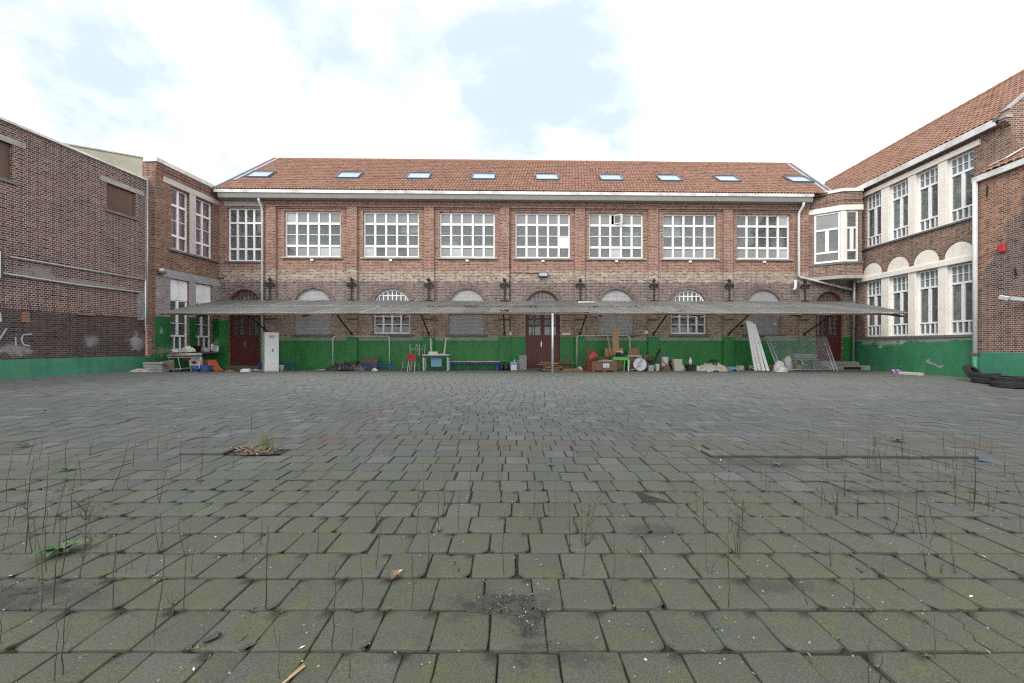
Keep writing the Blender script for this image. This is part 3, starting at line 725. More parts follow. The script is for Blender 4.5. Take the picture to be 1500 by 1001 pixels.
def arched_door(parent, cx, w, z0, zs, y, zglass=1.75):
    r = w/2; mb = MB()
    mb.box(cx-r, cx-r+.07, y, y+.1, z0, zs).box(cx+r-.07, cx+r, y, y+.1, z0, zs).box(cx-r+.07, cx+r-.07, y-.005, y+.1, zs-.05, zs+.05)
    ring(mb, cx, zs, r-.08, r, y+.001, y+.098, 24); fan_bars(mb, cx, zs+.05, r-.09, y+.02, y+.07, 8, 3, .026)
    d = mb.build('door', M['door'], parent); fan_glass(d, cx, zs+.03, r-.05, y+.045)
    lw = (w-.14)/2-.004
    for s in (-1, 1):
        xa = cx+.002 if s > 0 else cx-.002-lw; lb = MB(); st = .10; yy = y+.025; top = zs-.055
        lb.box(xa, xa+st, yy, yy+.05, z0+.02, top).box(xa+lw-st, xa+lw, yy, yy+.05, z0+.02, top)
        lb.box(xa+st, xa+lw-st, yy-.004, yy+.046, zglass-.07, zglass+.06).box(xa+st, xa+lw-st, yy, yy+.05, top-.1, top).box(xa+st, xa+lw-st, yy, yy+.05, z0+.02, z0+.17)
        n = 6; bw = (lw-2*st)/n
        for k in range(n): lb.box(xa+st+k*bw+.004, xa+st+(k+1)*bw-.004, yy+.012, yy+.04, z0+.17, zglass-.07)
        gz0, gz1 = zglass+.06, top-.1
        lb.box(xa+lw/2-.02, xa+lw/2+.02, yy+.004, yy+.045, gz0, gz1)
        for q in (0.36, 0.68): lb.box(xa+st, xa+lw-st, yy+.006, yy+.043, gz0+(gz1-gz0)*q-.018, gz0+(gz1-gz0)*q+.018)
        lb.build('door_leaf', M['door'], d)
        pw, ph = (lw-2*st)/2, (gz1-gz0)/3
        for i in range(2):
            for j in range(3): pane(d, pw, ph, xa+st+pw*(i+.5), yy+.026, gz0+ph*(j+.5), 'glass')
    h = MB(); h.box(cx-.09, cx-.04, y+.0, y+.024, 1.18, 1.46); h.tube([(cx-.065, y+.01, 1.34), (cx-.065, y-.05, 1.34), (cx+.04, y-.05, 1.33)], .011, 6)
    h.build('handle', M['chrome'], d)
    return d
def voussoirs(parent, cx, zs, r, y=-.018, n=30, wdt=.25):
    mb = MB(); ring(mb, cx, zs, r+.004, r+wdt, y, y+.06, n, .011)
    return tag(mb.build('brick_arch', M['brick_arch'], parent), kind='stuff')
def pantiles(parent, P00, P10, P01, P11, tw=.175, course=.30, seg=7, amp=.026, lift=.03, mat='roof'):
    P00, P10, P01, P11 = map(Vector, (P00, P10, P01, P11))
    Lu = max((P10-P00).length, (P11-P01).length); Lv = (P01-P00).length
    nu, nv = int(Lu/tw), int(round(Lv/course)); nrm = (P10-P00).cross(P01-P00).normalized()
    pro = []
    for k in range(seg):
        t = k/seg; pro.append(amp*2.1*(math.sin(math.pi*t)**.6 if t else 0))
    U = nu*seg+1; us = np.arange(U)/(nu*seg); pr = np.array([pro[i % seg] for i in range(U)])
    vs = []; fs = []; tint = []
    A, B, C_, D = [np.array(p) for p in (P00, P10, P01, P11)]; nn = np.array(nrm)
    for j in range(nv):
        ju = np.array([R.gauss(0, .004) for _ in range(nu+1)])
        jit = np.repeat(ju, seg)[:U] if len(ju)*seg >= U else np.zeros(U)
        for v, hgt in ((j/nv, lift), ((j+1)/nv+0.006, 0.0)):
            p = (A*(1-v)+C_*v)[None]*(1-us)[:, None] + (B*(1-v)+D*v)[None]*us[:, None]
            p = p + nn[None]*(pr+hgt+jit)[:, None]; vs.append(p)
        p = (A*(1-j/nv)+C_*(j/nv))[None]*(1-us)[:, None] + (B*(1-j/nv)+D*(j/nv))[None]*us[:, None]
        vs.append(p + nn[None]*(pr+lift+jit-.028)[:, None])
        b = j*3*U; tr = [R.random() for _ in range(nu)]
        for i in range(U-1):
            fs.append((b+i, b+i+1, b+U+i+1, b+U+i)); tint.append(tr[i//seg])
            fs.append((b+2*U+i, b+2*U+i+1, b+i+1, b+i)); tint.append(tr[i//seg])
    V = np.concatenate(vs)
    me = bpy.data.meshes.new('roof_tiles'); me.from_pydata(V.tolist(), [], fs); me.materials.append(M[mat])
    a = me.attributes.new('tint', 'FLOAT', 'FACE'); a.data.foreach_set('value', tint)
    return tag(link('roof_tiles', me, parent), kind='stuff')
def ridge_tiles(parent, a, b, n, r=.13):
    a, b = Vector(a), Vector(b); mb = MB()
    for i in range(n):
        p, q = a.lerp(b, i/n), a.lerp(b, (i+1.06)/n)
        mb.tube([p, p.lerp(q, .9), q], [r, r*.92, r*1.08], 10)
    return tag(mb.build('ridge_tiles', M['ridge'], parent), kind='stuff')
def room(parent, x0, x1, y0, y1, z0, z1, mat='room', floor='room_floor'):
    mb = MB()
    mb.quad((x0,y1,z0),(x1,y1,z0),(x1,y1,z1),(x0,y1,z1)); mb.quad((x0,y0,z0),(x0,y1,z0),(x0,y1,z1),(x0,y0,z1))
    mb.quad((x1,y1,z0),(x1,y0,z0),(x1,y0,z1),(x1,y1,z1)); mb.quad((x0,y0,z1),(x0,y1,z1),(x1,y1,z1),(x1,y0,z1)); mb.cm = 1
    mb.quad((x0,y0,z0),(x1,y0,z0),(x1,y1,z0),(x0,y1,z0))
    return mb.build('room', [M[mat], M[floor]], parent)
def sill(parent, x0, x1, z0, z1, y0, y1, mat='bluestone'):
    return MB().box(x0, x1, y0, y1, z0, z1).build('sill', M[mat], parent, bevel=.008)
def skylight(parent, e, sdir, nrm, w, h, kind='sky_glass'):
    """e: middle of the lower edge on the roof plane; sdir up the slope"""
    e, s, n = Vector(e), Vector(sdir).normalized(), Vector(nrm).normalized(); x = s.cross(n).normalized()
    Mx = Matrix(((x.x,s.x,n.x,e.x),(x.y,s.y,n.y,e.y),(x.z,s.z,n.z,e.z),(0,0,0,1)))
    mb = MB(); t = .045
    mb.box(-w/2, -w/2+t, 0, h, 0, .17).box(w/2-t, w/2, 0, h, 0, .17).box(-w/2+t, w/2-t, 0, t, 0, .165).box(-w/2+t, w/2-t, h-t, h, 0, .175)
    o = mb.build('skylight', M['sky_frame'], parent); o.matrix_local = Mx
    MB().box(-w/2+t, w/2-t, t, h-t, .10, .12).build('pane', M[kind], o)
    MB().box(-w/2-.06, w/2+.06, -.10, -.002, .05, .075).build('flashing', M['zinc'], o)
    return o

# ---------------------------------------------------------------- main building
A_MAIN = math.atan(.0222)
main = thing('school_building', 'long two-storey red brick school building with nine skylights in its tiled roof', 'building', (0, 21.68, 0), A_MAIN)
XL, XR = -15.6, 18.95
WX = [-11.91, -7.82, -3.82, .18, 4.10, 8.05, 12.06]; WW = 2.91; WZ0, WZ1 = 5.885, 8.29
PIL = [-12.55, -8.36, -4.36, -.40, 3.59, 7.5, 11.53, 15.62]
BLIND = [-10.44, -2.395, 5.545, 13.5]; AWIN = [-6.335, 9.47]; AW, ZS = 1.92, 3.28; AZ0 = 1.84
holes = [rect_loop(x, x+WW, WZ0, WZ1) for x in WX] + [rect_loop(-14.84, -13.09, 5.65, 8.44)]
holes += [arch_loop(c, AW, AZ0, ZS) for c in BLIND+AWIN]
DOORS = [(1.63, 1.82, .06, 3.25), (-13.97, 1.64, .2, 3.36), (17.1, 1.5, .42, 3.42)]
holes += [arch_loop(c, w, z0, zs) for c, w, z0, zs in DOORS]
wall_mb(MB(), rect_loop(XL, XR, -.05, 9.1), holes, 0, .26).build('wall', M['brick_main'], main)
for c in PIL:
    MB().box(c-.255, c+.255, -.12, .01, -.05, 8.5).build('pilaster', M['brick_main'], main)
mb = MB(); mb.box(-12.9, 15.9, -.135, .01, 8.5, 8.62).box(-12.9, 15.9, -.175, .01, 8.62, 8.76)
for i in range(len(PIL)-1): mb.box(PIL[i]+.3, PIL[i+1]-.3, -.05, .01, 8.42, 8.497)
mb.build('corbel_course', M['brick_main'], main)
# painted plinth between openings and round the pilasters
mb = MB(); mf = MB(); segs = [(XL+.02, -14.79), (-13.15, .72), (2.54, 16.35), (17.85, XR-.02)]
for a, b in segs:
    top = 2.55 if b < -14 else 1.70
    mb.box(a, b, -.03, .005, -.05, 1.5 if (a, b) in segs[1:3] else top)
cut = [XL+2.0] + PIL + [16.35]
for i in range(len(PIL)):
    mb.box(PIL[i]-.28, PIL[i]+.28, -.155, -.118, -.05, 1.71); mb.box(PIL[i]-.28, PIL[i]-.258, -.118, .004, -.05, 1.71); mb.box(PIL[i]+.258, PIL[i]+.28, -.118, .004, -.05, 1.71)
for a, b in [(-13.15, PIL[0]-.285), (PIL[6]+.285, PIL[7]-.285)] + [(PIL[i]+.285, PIL[i+1]-.285) for i in range(6) if i != 3] + [(PIL[7]+.285, 16.3)]:
    mf.prism_x([(-.05, 1.503), (.004, 1.503), (.004, 1.72), (-.02, 1.70)], a, b)
for a, b in [(PIL[3]+.285, .72), (2.54, PIL[4]-.285)]: mb.box(a, b, -.034, .003, 1.5, 1.70)
mb.box(-13.15, -12.95, -.032, .004, 1.5, 2.9)
mb.build('painted_plinth', M['green'], main); mf.build('plinth_slope', M['green_fade'], main)
MB().box(.60, .716, -.02, .006, 1.705, 1.72).build('plinth_cap', M['green'], main)
# windows upstairs
over = [{(0,0):'glass', (2,0):'glass', (3,0):'frost_lt', (0,3):'frost_lt', (0,4):'frost_lt'}, {(0,0):'frost_lt', (0,4):'frost', (0,2):'frost'},
        {(0,0):'frost',(0,1):'frost_lt'}, {(1,4):'shutter',(0,1):'frost'}, {(3,2):'open',(0,2):'frost_lt'}, {}, {(0,4):'frost_lt',(3,4):'frost_lt'}]
for i, x in enumerate(WX):
    top = 'frost' if i not in (5, 6) else 'glass'
    lowk = 'glass' if i in (1, 3, 4) else 'frost'
    window(main, x, x+WW, WZ0, WZ1, .13, [(.9,5,lowk,None),(1,5,'glass',None),(1,5,'glass',None),(.95,5,top,None)], [.115,.035,.115], fo=.075, mw=.105, over=over[i])
    sill(main, x-.12, x+WW+.12, WZ0-.09, WZ0-.005, -.10, .12, 'concrete')
    MB().box(x+WW/2-.08, x+WW/2+.08, -.09, .0, WZ0-.22, WZ0-.11).build('sill_lamp', M['cabinet'], main, bevel=.015)
window(main, -14.84, -13.09, 5.65, 8.44, .13, [(.85,4,'glass',None),(1,4,'glass',None),(1,4,'glass',None),(1.05,4,'glass',None)], [.10,.035,.10], fo=.07, mw=.10)
sill(main, -14.98, -12.98, 5.56, 5.645, -.08, .12)
MB().box(-14.98, -12.86, -.03, .1, 8.53, 8.77).build('lintel', M['concrete_lt'], main)
for i, a, b, z0, z1 in ((0, .05, .6, 0, 1.1), (1, 1.9, 2.85, 1.4, 2.35), (2, .1, .9, .1, .9), (3, 1.2, 2.3, 1.7, 2.35), (5, .1, 1.1, 1.2, 2.35), (6, 2.1, 2.8, .1, 1.3), (4, 2.0, 2.8, .8, 1.5)):
    MB().box(WX[i]+a, WX[i]+b, .33, .345, WZ0+z0, WZ0+z1).build('blind', M['frost_lt'] if i % 2 else M['frost'], main)
# arches below
for c in BLIND+AWIN: voussoirs(main, c, ZS, AW/2); sill(main, c-AW/2-.14, c+AW/2+.14, AZ0-.10, AZ0-.004, -.09, .14)
for c, w, z0, zs in DOORS: voussoirs(main, c, zs, w/2)
for i, c in enumerate(BLIND):
    MB().prism_y(arch_loop(c, AW-.004, AZ0, ZS), .10, .16).build('blocked_opening', M['brick_grey'] if i < 3 else M['surround'], main)
for c in AWIN: arched_window(main, c, AW-.02, AZ0+.02, ZS, .14)
for c, w, z0, zs in DOORS: arched_door(main, c, w-.02, z0, zs, .14)
MB().box(.74, 2.52, -.12, .2, -.05, .07).build('door_step', M['bluestone'], main)
MB().box(-14.8, -13.14, -.25, .2, -.05, .19).build('door_step', M['bluestone'], main)
# rooms behind the panes
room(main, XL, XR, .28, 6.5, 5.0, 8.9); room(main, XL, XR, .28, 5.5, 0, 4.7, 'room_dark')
for x, mt in ((-8.6, 'room'), (-.4, 'room'), (7.5, 'room')): MB().box(x-.06, x+.06, .3, 6.4, 5.01, 8.89).build('partition', M[mt], main)
mb = MB()
for x, w, h in ((-11.6, .9, 1.3), (-9.9, 1.3, .8), (-6.6, 1.6, 1.0), (-3.1, 2.0, .7), (1.2, 1.4, 1.1), (5.0, 1.2, .8), (9.2, 1.5, 1.0), (13.0, 1.1, 1.5)): mb.box(x, x+w, 1.2, 1.7, 5.02, 5.02+.9+h)
mb.build('cupboards', M['wood_dk'], main)
# small fittings
fl = MB().box(1.38, 1.90, -.22, -.02, 4.86, 5.12).build('floodlight', M['pipe_dark'], main, bevel=.02)
MB().box(1.43, 1.85, -.235, -.222, 4.9, 5.07).build('lens', M['zinc'], fl)
MB().tube([(1.4, -.03, 5.08), (-.10, -.03, 5.11), (-.10, -.03, 1.9)], .018, 6).build('conduit', M['pipe_dark'], main)
MB().tube([(-.10, -.14, 8.6), (-.10, -.03, 5.2)], .016, 6).build('conduit', M['pipe_dark'], main)
MB().box(-.16, -.02, -.09, -.0, 1.78, 1.98).build('junction_box', M['wplas'], main, bevel=.01)
MB().box(2.66, 3.1, -.05, -.002, 1.79, 1.92).build('name_plate', M['wplas'], main, bevel=.006)
MB().box(7.05, 7.3, -.06, -.002, 1.86, 2.02).build('socket_box', M['wplas'], main, bevel=.01)
MB().box(14.1, 14.26, .05, .1, 2.3, 2.46).build('bell_push', M['beige'], main, bevel=.01)
v = MB().box(12.15, 12.43, -.04, .0, 2.2, 2.42).build('vent', M['zinc'], main); MB().box(12.18, 12.40, -.045, -.041, 2.24, 2.37).build('slot', M['black'], v)
# iron brackets on the pilasters
def bracket(x):
    mb = MB(); y = -.20
    mb.tube([(x, y, 3.45), (x, y, 4.62)], .035, 8); mb.lathe([(.03,0),(.075,.03),(.085,.08),(.05,.13),(.02,.17)], 10, (x, y, 4.62))
    for s in (-1, 1):
        mb.tube([(x, y, 4.42), (x+s*.1, y, 4.50), (x+s*.2, y, 4.47), (x+s*.235, y, 4.38), (x+s*.18, y, 4.33), (x+s*.14, y, 4.38)], [.03,.035,.04,.04,.035,.025], 7)
        mb.tube([(x, y, 3.68), (x+s*.1, y, 3.60), (x+s*.19, y, 3.62), (x+s*.2, y, 3.55)], [.025,.03,.035,.03], 7)
        mb.tube([(x, y, 4.15), (x+s*.07, y, 4.28), (x+s*.05, y, 4.38)], .018, 6)
    mb.box(x-.05, x+.05, -.2, -.118, 4.46, 4.52); mb.box(x-.05, x+.05, -.2, -.118, 3.52, 3.58)
    return mb.build('wall_bracket', M['iron'], main, smooth=False)
for c in PIL: bracket(c)
for c in PIL: MB().bar((c-.28, -.15, 2.63), (c+.28, -.15, 2.63), .03, .05).build('iron_strap', M['rust'], main)
# roof: gutter, tiles, verges, skylights
EY, EZ = -.56, 9.2; PT = rad(38)
ER, EL, RL, RR_ = 16.75, -15.05, -14.55, 17.75; RUN = 4.55; RZ = EZ+RUN*math.tan(PT)
pantiles(main, (EL, EY, EZ), (ER, EY, EZ), (RL, EY+RUN, RZ), (RR_, EY+RUN, RZ))
MB().quad((EL, EY+.05, EZ-.08), (ER, EY+.05, EZ-.08), (RR_, EY+RUN, RZ-.08), (RL, EY+RUN, RZ-.08)).build('roof_deck', M['wood_dk'], main)
MB().quad((RL, EY+RUN, RZ-.05), (RR_, EY+RUN, RZ-.05), (RR_+.8, EY+2*RUN+3, EZ-1), (RL+.5, EY+2*RUN+3, EZ-1)).build('rear_slope', M['roof'], main)
mb = MB()
mb.add([(EL, EY+.1, EZ-.1), (RL, EY+RUN, RZ-.1), (RL+.5, EY+2*RUN, EZ-.1)], [(0,1,2)]); mb.add([(ER, EY+.1, EZ-.1), (RR_, EY+RUN, RZ-.1), (RR_+.8, EY+2*RUN, EZ-.1)], [(2,1,0)])
mb.build('gable', M['brick_lwing'], main)
ridge_tiles(main, (RL-.1, EY+RUN, RZ+.02), (RR_+.1, EY+RUN, RZ+.02), 82, .105)
for a, b, t0 in (((EL, EY, EZ), (RL, EY+RUN, RZ), .22), ((ER, EY, EZ), (RR_, EY+RUN, RZ), .0)):
    a, b = Vector(a), Vector(b); u = (b-a).normalized(); p = a.lerp(b, t0); off = Vector((.16 if a.x < 0 else -.16, 0, .085))
    MB().bar(p+off, b+off, .15, .03, up=(0,-.6,.8)).build('verge_flashing', M['zinc'], main)
    off2 = Vector((-.05 if a.x < 0 else .05, 0, .03)); MB().bar(a+off2, b+off2, .09, .2, up=(0,-.6,.8)).build('verge_board', M['zinc'], main)
sd_ = (0, math.cos(PT), math.sin(PT)); nr_ = (0, -math.sin(PT), math.cos(PT))
for x in (-13.78, -8.95, -5.13, -1.54, 1.97, 5.55, 8.84, 12.12, 16.2):
    t = 1.66; skylight(main, (x, EY+t*sd_[1], EZ+t*sd_[2]), sd_, nr_, 1.26, 1.10)
def gutter_prof(y0, zt): return [(y0, zt-.14), (y0+.02, zt-.14), (y0+.06, zt-.46), (.0, zt-.46), (.0, zt-.02), (y0+.18, zt-.02), (y0+.16, zt-.06), (y0+.03, zt-.06), (y0+.03, zt), (y0, zt)][::-1]
MB().prism_x([(-.58, 9.04), (-.555, 9.04), (-.555, 9.2), (-.58, 9.2)], EL-.1, 15.82).build('gutter_fascia', M['gutter'], main)
MB().prism_x([(-.54, 9.03), (-.50, 8.80), (-.02, 8.76), (-.02, 9.14), (-.54, 9.14)][::1], EL+.05, 15.8).build('box_gutter', M['gutter_under'], main)
def pipe(parent, pts, r, mat, name='downpipe', col=True):
    o = MB().tube(pts, r, 10).build(name, M[mat], parent, smooth=True)
    return o
pipe(main, [(-12.97, -.45, 8.78), (-12.97, -.42, 8.66), (-12.98, -.16, 8.42), (-12.98, -.12, 8.2), (-12.98, -.12, .05)], .055, 'pipe')
pipe(main, [(15.36, -.45, 8.78), (15.36, -.42, 8.62), (15.30, -.2, 8.35), (15.28, -.2, 8.1), (15.28, -.2, 4.98), (15.36, -.2, 4.88), (15.5, -.22, 4.85), (18.05, -.3, 4.22)], .062, 'pipe')
pipe(main, [(15.1, -.2, 4.75), (15.1, -.2, 4.35), (14.98, -.24, 4.2)], .07, 'pipe', 'pipe_stub')
pipe(main, [(18.2, -.3, 4.85), (18.2, -.3, 4.25), (18.22, -.22, 0.3)], .07, 'zinc'); pipe(main, [(18.42, -.16, 4.8), (18.42, -.16, 0.1)], .035, 'pipe_dark', 'thin_pipe')
# corner bay on the first floor at the right
bay = [(15.95, 0.0), (17.05, -.92), (18.0, -1.0), (18.4, -.5), (18.4, 0.0)]
def bay_slab(z0, z1, grow, name, mat):
    p = [(15.95-grow, .0), (17.05-grow*.5, -.92-grow), (18.03, -1.0-grow), (18.4, -.5), (18.4, 0.0)]
    return MB().prism_z(p, z0, z1).build(name, M[mat], main)
bay_slab(4.72, 4.9, .03, 'bay_floor_slab', 'concrete')
bay_slab(4.9, 5.47, .0, 'bay_apron', 'brick_rwing'); bay_slab(5.47, 5.58, .06, 'bay_sill', 'bluestone')
bay_slab(8.24, 8.5, .05, 'bay_lintel', 'cream'); bay_slab(8.5, 8.68, .02, 'bay_frieze', 'brick_rwing'); bay_slab(8.68, 8.78, -.03, 'bay_frieze', 'brick_rwing'); bay_slab(8.78, 9.2, .0, 'bay_frieze', 'brick_rwing'); bay_slab(9.2, 9.36, .06, 'bay_coping', 'gutter')
def facing(a, b):
    return math.atan2(b[1]-a[1], b[0]-a[0]), math.hypot(b[0]-a[0], b[1]-a[1])
an, ln = facing(bay[0], bay[1])
MB().box(0, .24, 0, .3, 5.58, 8.24).build('bay_jamb', M['brick_rwing'], main, (bay[0][0], bay[0][1], 0), (0, 0, an)); MB().box(ln-.09, ln, .0, .26, 5.58, 8.24).build('bay_post', M['cream'], main, (bay[0][0], bay[0][1], 0), (0, 0, an))
window(main, .25, ln-.10, 5.6, 8.22, .05, [(.55,1,'glass',None),(1.55,2,'glass',.16),(1.05,1,'frost',None)], [.1,.1], fo=.08, loc=(bay[0][0], bay[0][1], 0), rz=an)
an, ln = facing(bay[1], bay[2])
MB().box(0, .17, .0, .26, 5.58, 8.24).build('bay_post', M['cream'], main, (bay[1][0], bay[1][1], 0), (0, 0, an)); MB().box(ln-.16, ln, .0, .3, 5.58, 8.24).build('bay_jamb', M['brick_rwing'], main, (bay[1][0], bay[1][1], 0), (0, 0, an))
window(main, .18, ln-.17, 5.6, 8.22, .05, [(.6,1,'glass',None),(1.5,2,'glass',.16),(1.05,1,'glass',None)], [.1,.1], fo=.08, loc=(bay[1][0], bay[1][1], 0), rz=an)
MB().box(16.1, 18.7, .02, .04, 5.58, 8.24).build('bay_back_wall', M['room'], main)
# landing in front of the right-hand door
st = MB().box(16.1, 18.5, -1.15, -.04, -.05, .22).build('door_step', M['concrete'], main, bevel=.01)
MB().box(16.25, 18.3, -.5, -.05, .22, .40).build('door_step', M['concrete'], main, bevel=.01)
MB().box(16.9, 17.8, -1.16, -1.15, .03, .15).build('air_grille', M['black'], main)

# ---------------------------------------------------------------- left wing
A_L = rad(86.28)
lw = thing('left_wing', 'flat-roofed two-storey brick wing with purple curtains and white roller panels', 'building', (-15.5, 17.8, 0), A_L)
LEN = 3.72
hl = [rect_loop(.78, 1.74, 5.65, 8.48), rect_loop(2.11, 3.17, 5.65, 8.48), rect_loop(.71, 1.72, 1.0, 4.29), rect_loop(2.07, 3.10, 1.0, 4.29)]
mb = wall_mb(MB(), rect_loop(0, LEN, -.05, 9.25), hl, 0, .24)
mb.box(0.001, .25, .001, .6, -.05, 9.249)
mb.box(.0, LEN, -.035, .01, 9.0, 9.12).box(.0, LEN, -.06, .01, 9.12, 9.248)
mb.build('wall', M['brick_lwing'], lw)
MB().box(-.06, LEN, -.12, .5, 9.25, 9.44).build('parapet_coping', M['gutter'], lw, bevel=.01)
MB().box(.37, LEN+.02, -.025, .1, 8.53, 8.78).build('lintel', M['concrete_lt'], lw)
MB().box(1.745, 2.105, -.012, .22, 5.64, 8.53).build('mullion_pier', M['concrete_lt'], lw)
for a, b in ((.78, 1.74), (2.11, 3.17)):
    window(lw, a, b, 5.65, 8.48, .14, [(.85,2,'glass',None),(1,2,'glass',None),(1,2,'glass',None),(1.05,2,'glass',None)], [.10,.03,.10], fo=.06, mw=.09)
sill(lw, .6, 3.45, 5.54, 5.64, -.1, .14)
room(lw, .1, LEN, .28, 4.0, 4.9, 8.9); room(lw, .1, LEN, .28, 4.0, .2, 4.6, 'room_dark')
def curtain(parent, x0, x1, y, z0, z1, name='curtain', mat='curtain'):
    n = int((x1-x0)/.025); vs = []; fs = []
    for i in range(n+1):
        x = x0+(x1-x0)*i/n; d = .035*math.sin(i*1.1)+.015*math.sin(i*.37)
        vs += [(x, y+d, z0), (x, y+d*.6, z1)]
    fs = [(2*i, 2*i+2, 2*i+3, 2*i+1) for i in range(n)]
    o = MB().add(vs, fs).build(name, M[mat], parent, smooth=True); return o
curtain(lw, .78, 1.3, .34, 5.4, 8.55); curtain(lw, 1.34, 1.66, .32, 5.4, 8.55); curtain(lw, 2.1, 2.6, .34, 5.4, 8.55); curtain(lw, 2.66, 3.08, .32, 5.4, 8.55)
# painted surround and piers below
MB().box(.02, .70, -.03, .006, 3.4, 4.295).build('painted_brickwork', M['brick_wash'], lw); MB().box(3.11, LEN-.02, -.03, .006, 2.6, 4.295).build('painted_brickwork', M['brick_wash'], lw)
MB().box(.3, LEN-.01, -.05, .1, 4.3, 4.66).build('lintel', M['surround'], lw, bevel=.01)
MB().box(1.725, 2.065, -.04, .2, 2.6, 4.298).build('mullion_pier', M['surround'], lw)
mb = MB(); mb.box(.025, .70, -.028, .006, 2.55, 3.395); mb.build('flaking_brickwork', M['brick_wash'], lw)
mb = MB(); mb.box(-.012, .70, -.032, .005, -.05, 2.55); mb.box(3.11, LEN-.03, -.032, .005, -.05, 2.55); mb.box(.701, 3.109, -.031, .005, -.05, .93); mb.box(1.725, 2.065, -.036, .2, .93, 2.598); mb.box(-.03, .26, .0, .62, -.05, .80)
mb.build('painted_plinth', M['green_door_side'], lw)
for a, b in ((.71, 1.72), (2.07, 3.10)):
    MB().box(a+.01, (a+b)/2-.008, .08, .115, 3.36, 4.285).box((a+b)/2+.008, b-.01, .08, .115, 3.36, 4.285).build('roller_panel', M['shutter'], lw)
    window(lw, a, b, 1.0, 3.36, .12, [(1.0,3,'glass',.045),(.9,2,'glass',None),(.9,2,'glass',None),(.75,2,'glass',None)], [.08,.03,.03], fo=.06, mw=.10)
sh = MB().box(.6, 3.3, -.38, .1, .86, .95).build('sill', M['bluestone'], lw, bevel=.01)
lp = MB().lathe([(.04,-.12),(.13,-.1),(.14,.05),(.08,.09)], 14).build('bulkhead_lamp', M['zinc'], lw, (.14, -.16, 4.55), smooth=True)
MB().lathe([(.02,-.12),(.09,-.09),(.12,0),(.12,.02)], 14).build('lamp_globe', plain('amber_lamp_glass', (.25,.15,.05), .2), lp, (.02, -.05, -.06), smooth=True)
MB().tube([(LEN-.25, -.04, 4.75), (LEN-.18, -.22, 4.78), (LEN-.1, -.25, 4.72)], .05, 8).build('rain_spout', M['rust'], lw)
# the rendered flank above the lower hall, with its sloping parapet (this flank looks towards the camera)
MB().prism_x([(.45, 7.5), (4.6, 7.5), (4.6, 10.2), (3.3, 9.95), (.62, 9.42), (.45, 9.4)], .02, .26).build('flank_wall', M['render_wall'], lw)
MB().prism_x([(.47, 9.405), (3.3, 9.955), (4.6, 10.205), (4.6, 10.26), (3.3, 10.01), (.47, 9.46)], -.02, .30).build('flank_coping', M['concrete'], lw)

# ---------------------------------------------------------------- hall along the left
hall = thing('brick_hall', 'long blank purple-brown brick wall of low hall with boarded windows and green base', 'building', (-15.9-.065*9.8, 8.0, 0), A_L)
HL = 9.78
hh = [rect_loop(3.6, 5.28, 6.6, 7.78), rect_loop(8.2, 9.36, 6.66, 7.70)]
wall_mb(MB(), rect_loop(-3, HL, -.1, 8.42), hh, 0, .2).build('wall', M['brick_hall'], hall)
MB().box(-3, 7.12, -.055, .004, -.1, 2.42).build('wall_base', M['brick_hall'], hall)
MB().box(-3, 7.12, -.075, -.05, -.1, .82).build('painted_plinth', M['green_teal'], hall)
MB().box(7.125, HL+.02, -.02, .004, -.1, .82).build('painted_plinth', M['green_teal'], hall)
mb = MB(); x = -3.0
while x < 9.5: mb.box(x, x+.062, -.035, .003, 2.43, 2.60); x += .076
tag(mb.build('soldier_course', M['brick_hall'], hall), kind='stuff')
MB().box(-3, HL+.08, -.07, .4, 8.42, 8.5).build('parapet_coping', M['gutter'], hall)
for a, b, z0, z1 in ((3.6, 5.28, 6.6, 7.78), (8.2, 9.36, 6.66, 7.70)):
    MB().box(a, b, .09, .12, z0, z1).build('boarded_window', M['board_brown'], hall)
    sill(hall, a-.08, b+.1, z0-.11, z0-.003, -.06, .1)
MB().box(3.2, 5.62, -.02, .1, 7.785, 7.97).build('lintel', M['concrete'], hall); MB().box(7.95, 9.72, -.02, .1, 7.705, 7.90).build('lintel', M['concrete'], hall)
MB().tube([(5.18, -.06, 4.12), (9.75, -.06, 4.10)], .028, 7).build('conduit', M['zinc'], hall)
MB().tube([(5.0, -.07, 3.56), (7.1, -.07, 3.50), (9.5, -.07, 3.53)], .038, 7).build('conduit', M['zinc'], hall)
MB().tube([(9.82, -.06, 8.45), (9.82, -.06, 2.2)], .045, 8).build('downpipe', M['zinc'], hall, smooth=True)
MB().tube([(9.74, -.05, 4.1), (9.74, -.05, 1.9)], .03, 8).build('conduit', M['wplas'], hall, smooth=True)
MB().box(9.42, 9.7, -.03, .004, 2.35, 3.5).build('whitewashed_patch', M['brick_wash'], hall); MB().box(9.84, 10.0, -.02, .3, 2.2, 3.5).build('whitewashed_patch', M['brick_wash'], hall)
MB().prism_y([(4.72, 2.05), (4.98, 2.02), (4.96, 2.3), (4.9, 2.38), (4.78, 2.36)], -.066, -.05).build('mortar_patch', M['concrete_lt'], hall)
o_ = MB()
for k in range(4): o_.box(5.48, 5.70, -.066, -.05, 2.04+k*.085, 2.11+k*.085)
o_.build('new_brick', M['ridge'], hall)
MB().box(7.13, 7.7, -.085, .0, 2.40, 2.45).build('tile_cap', M['ridge'], hall)
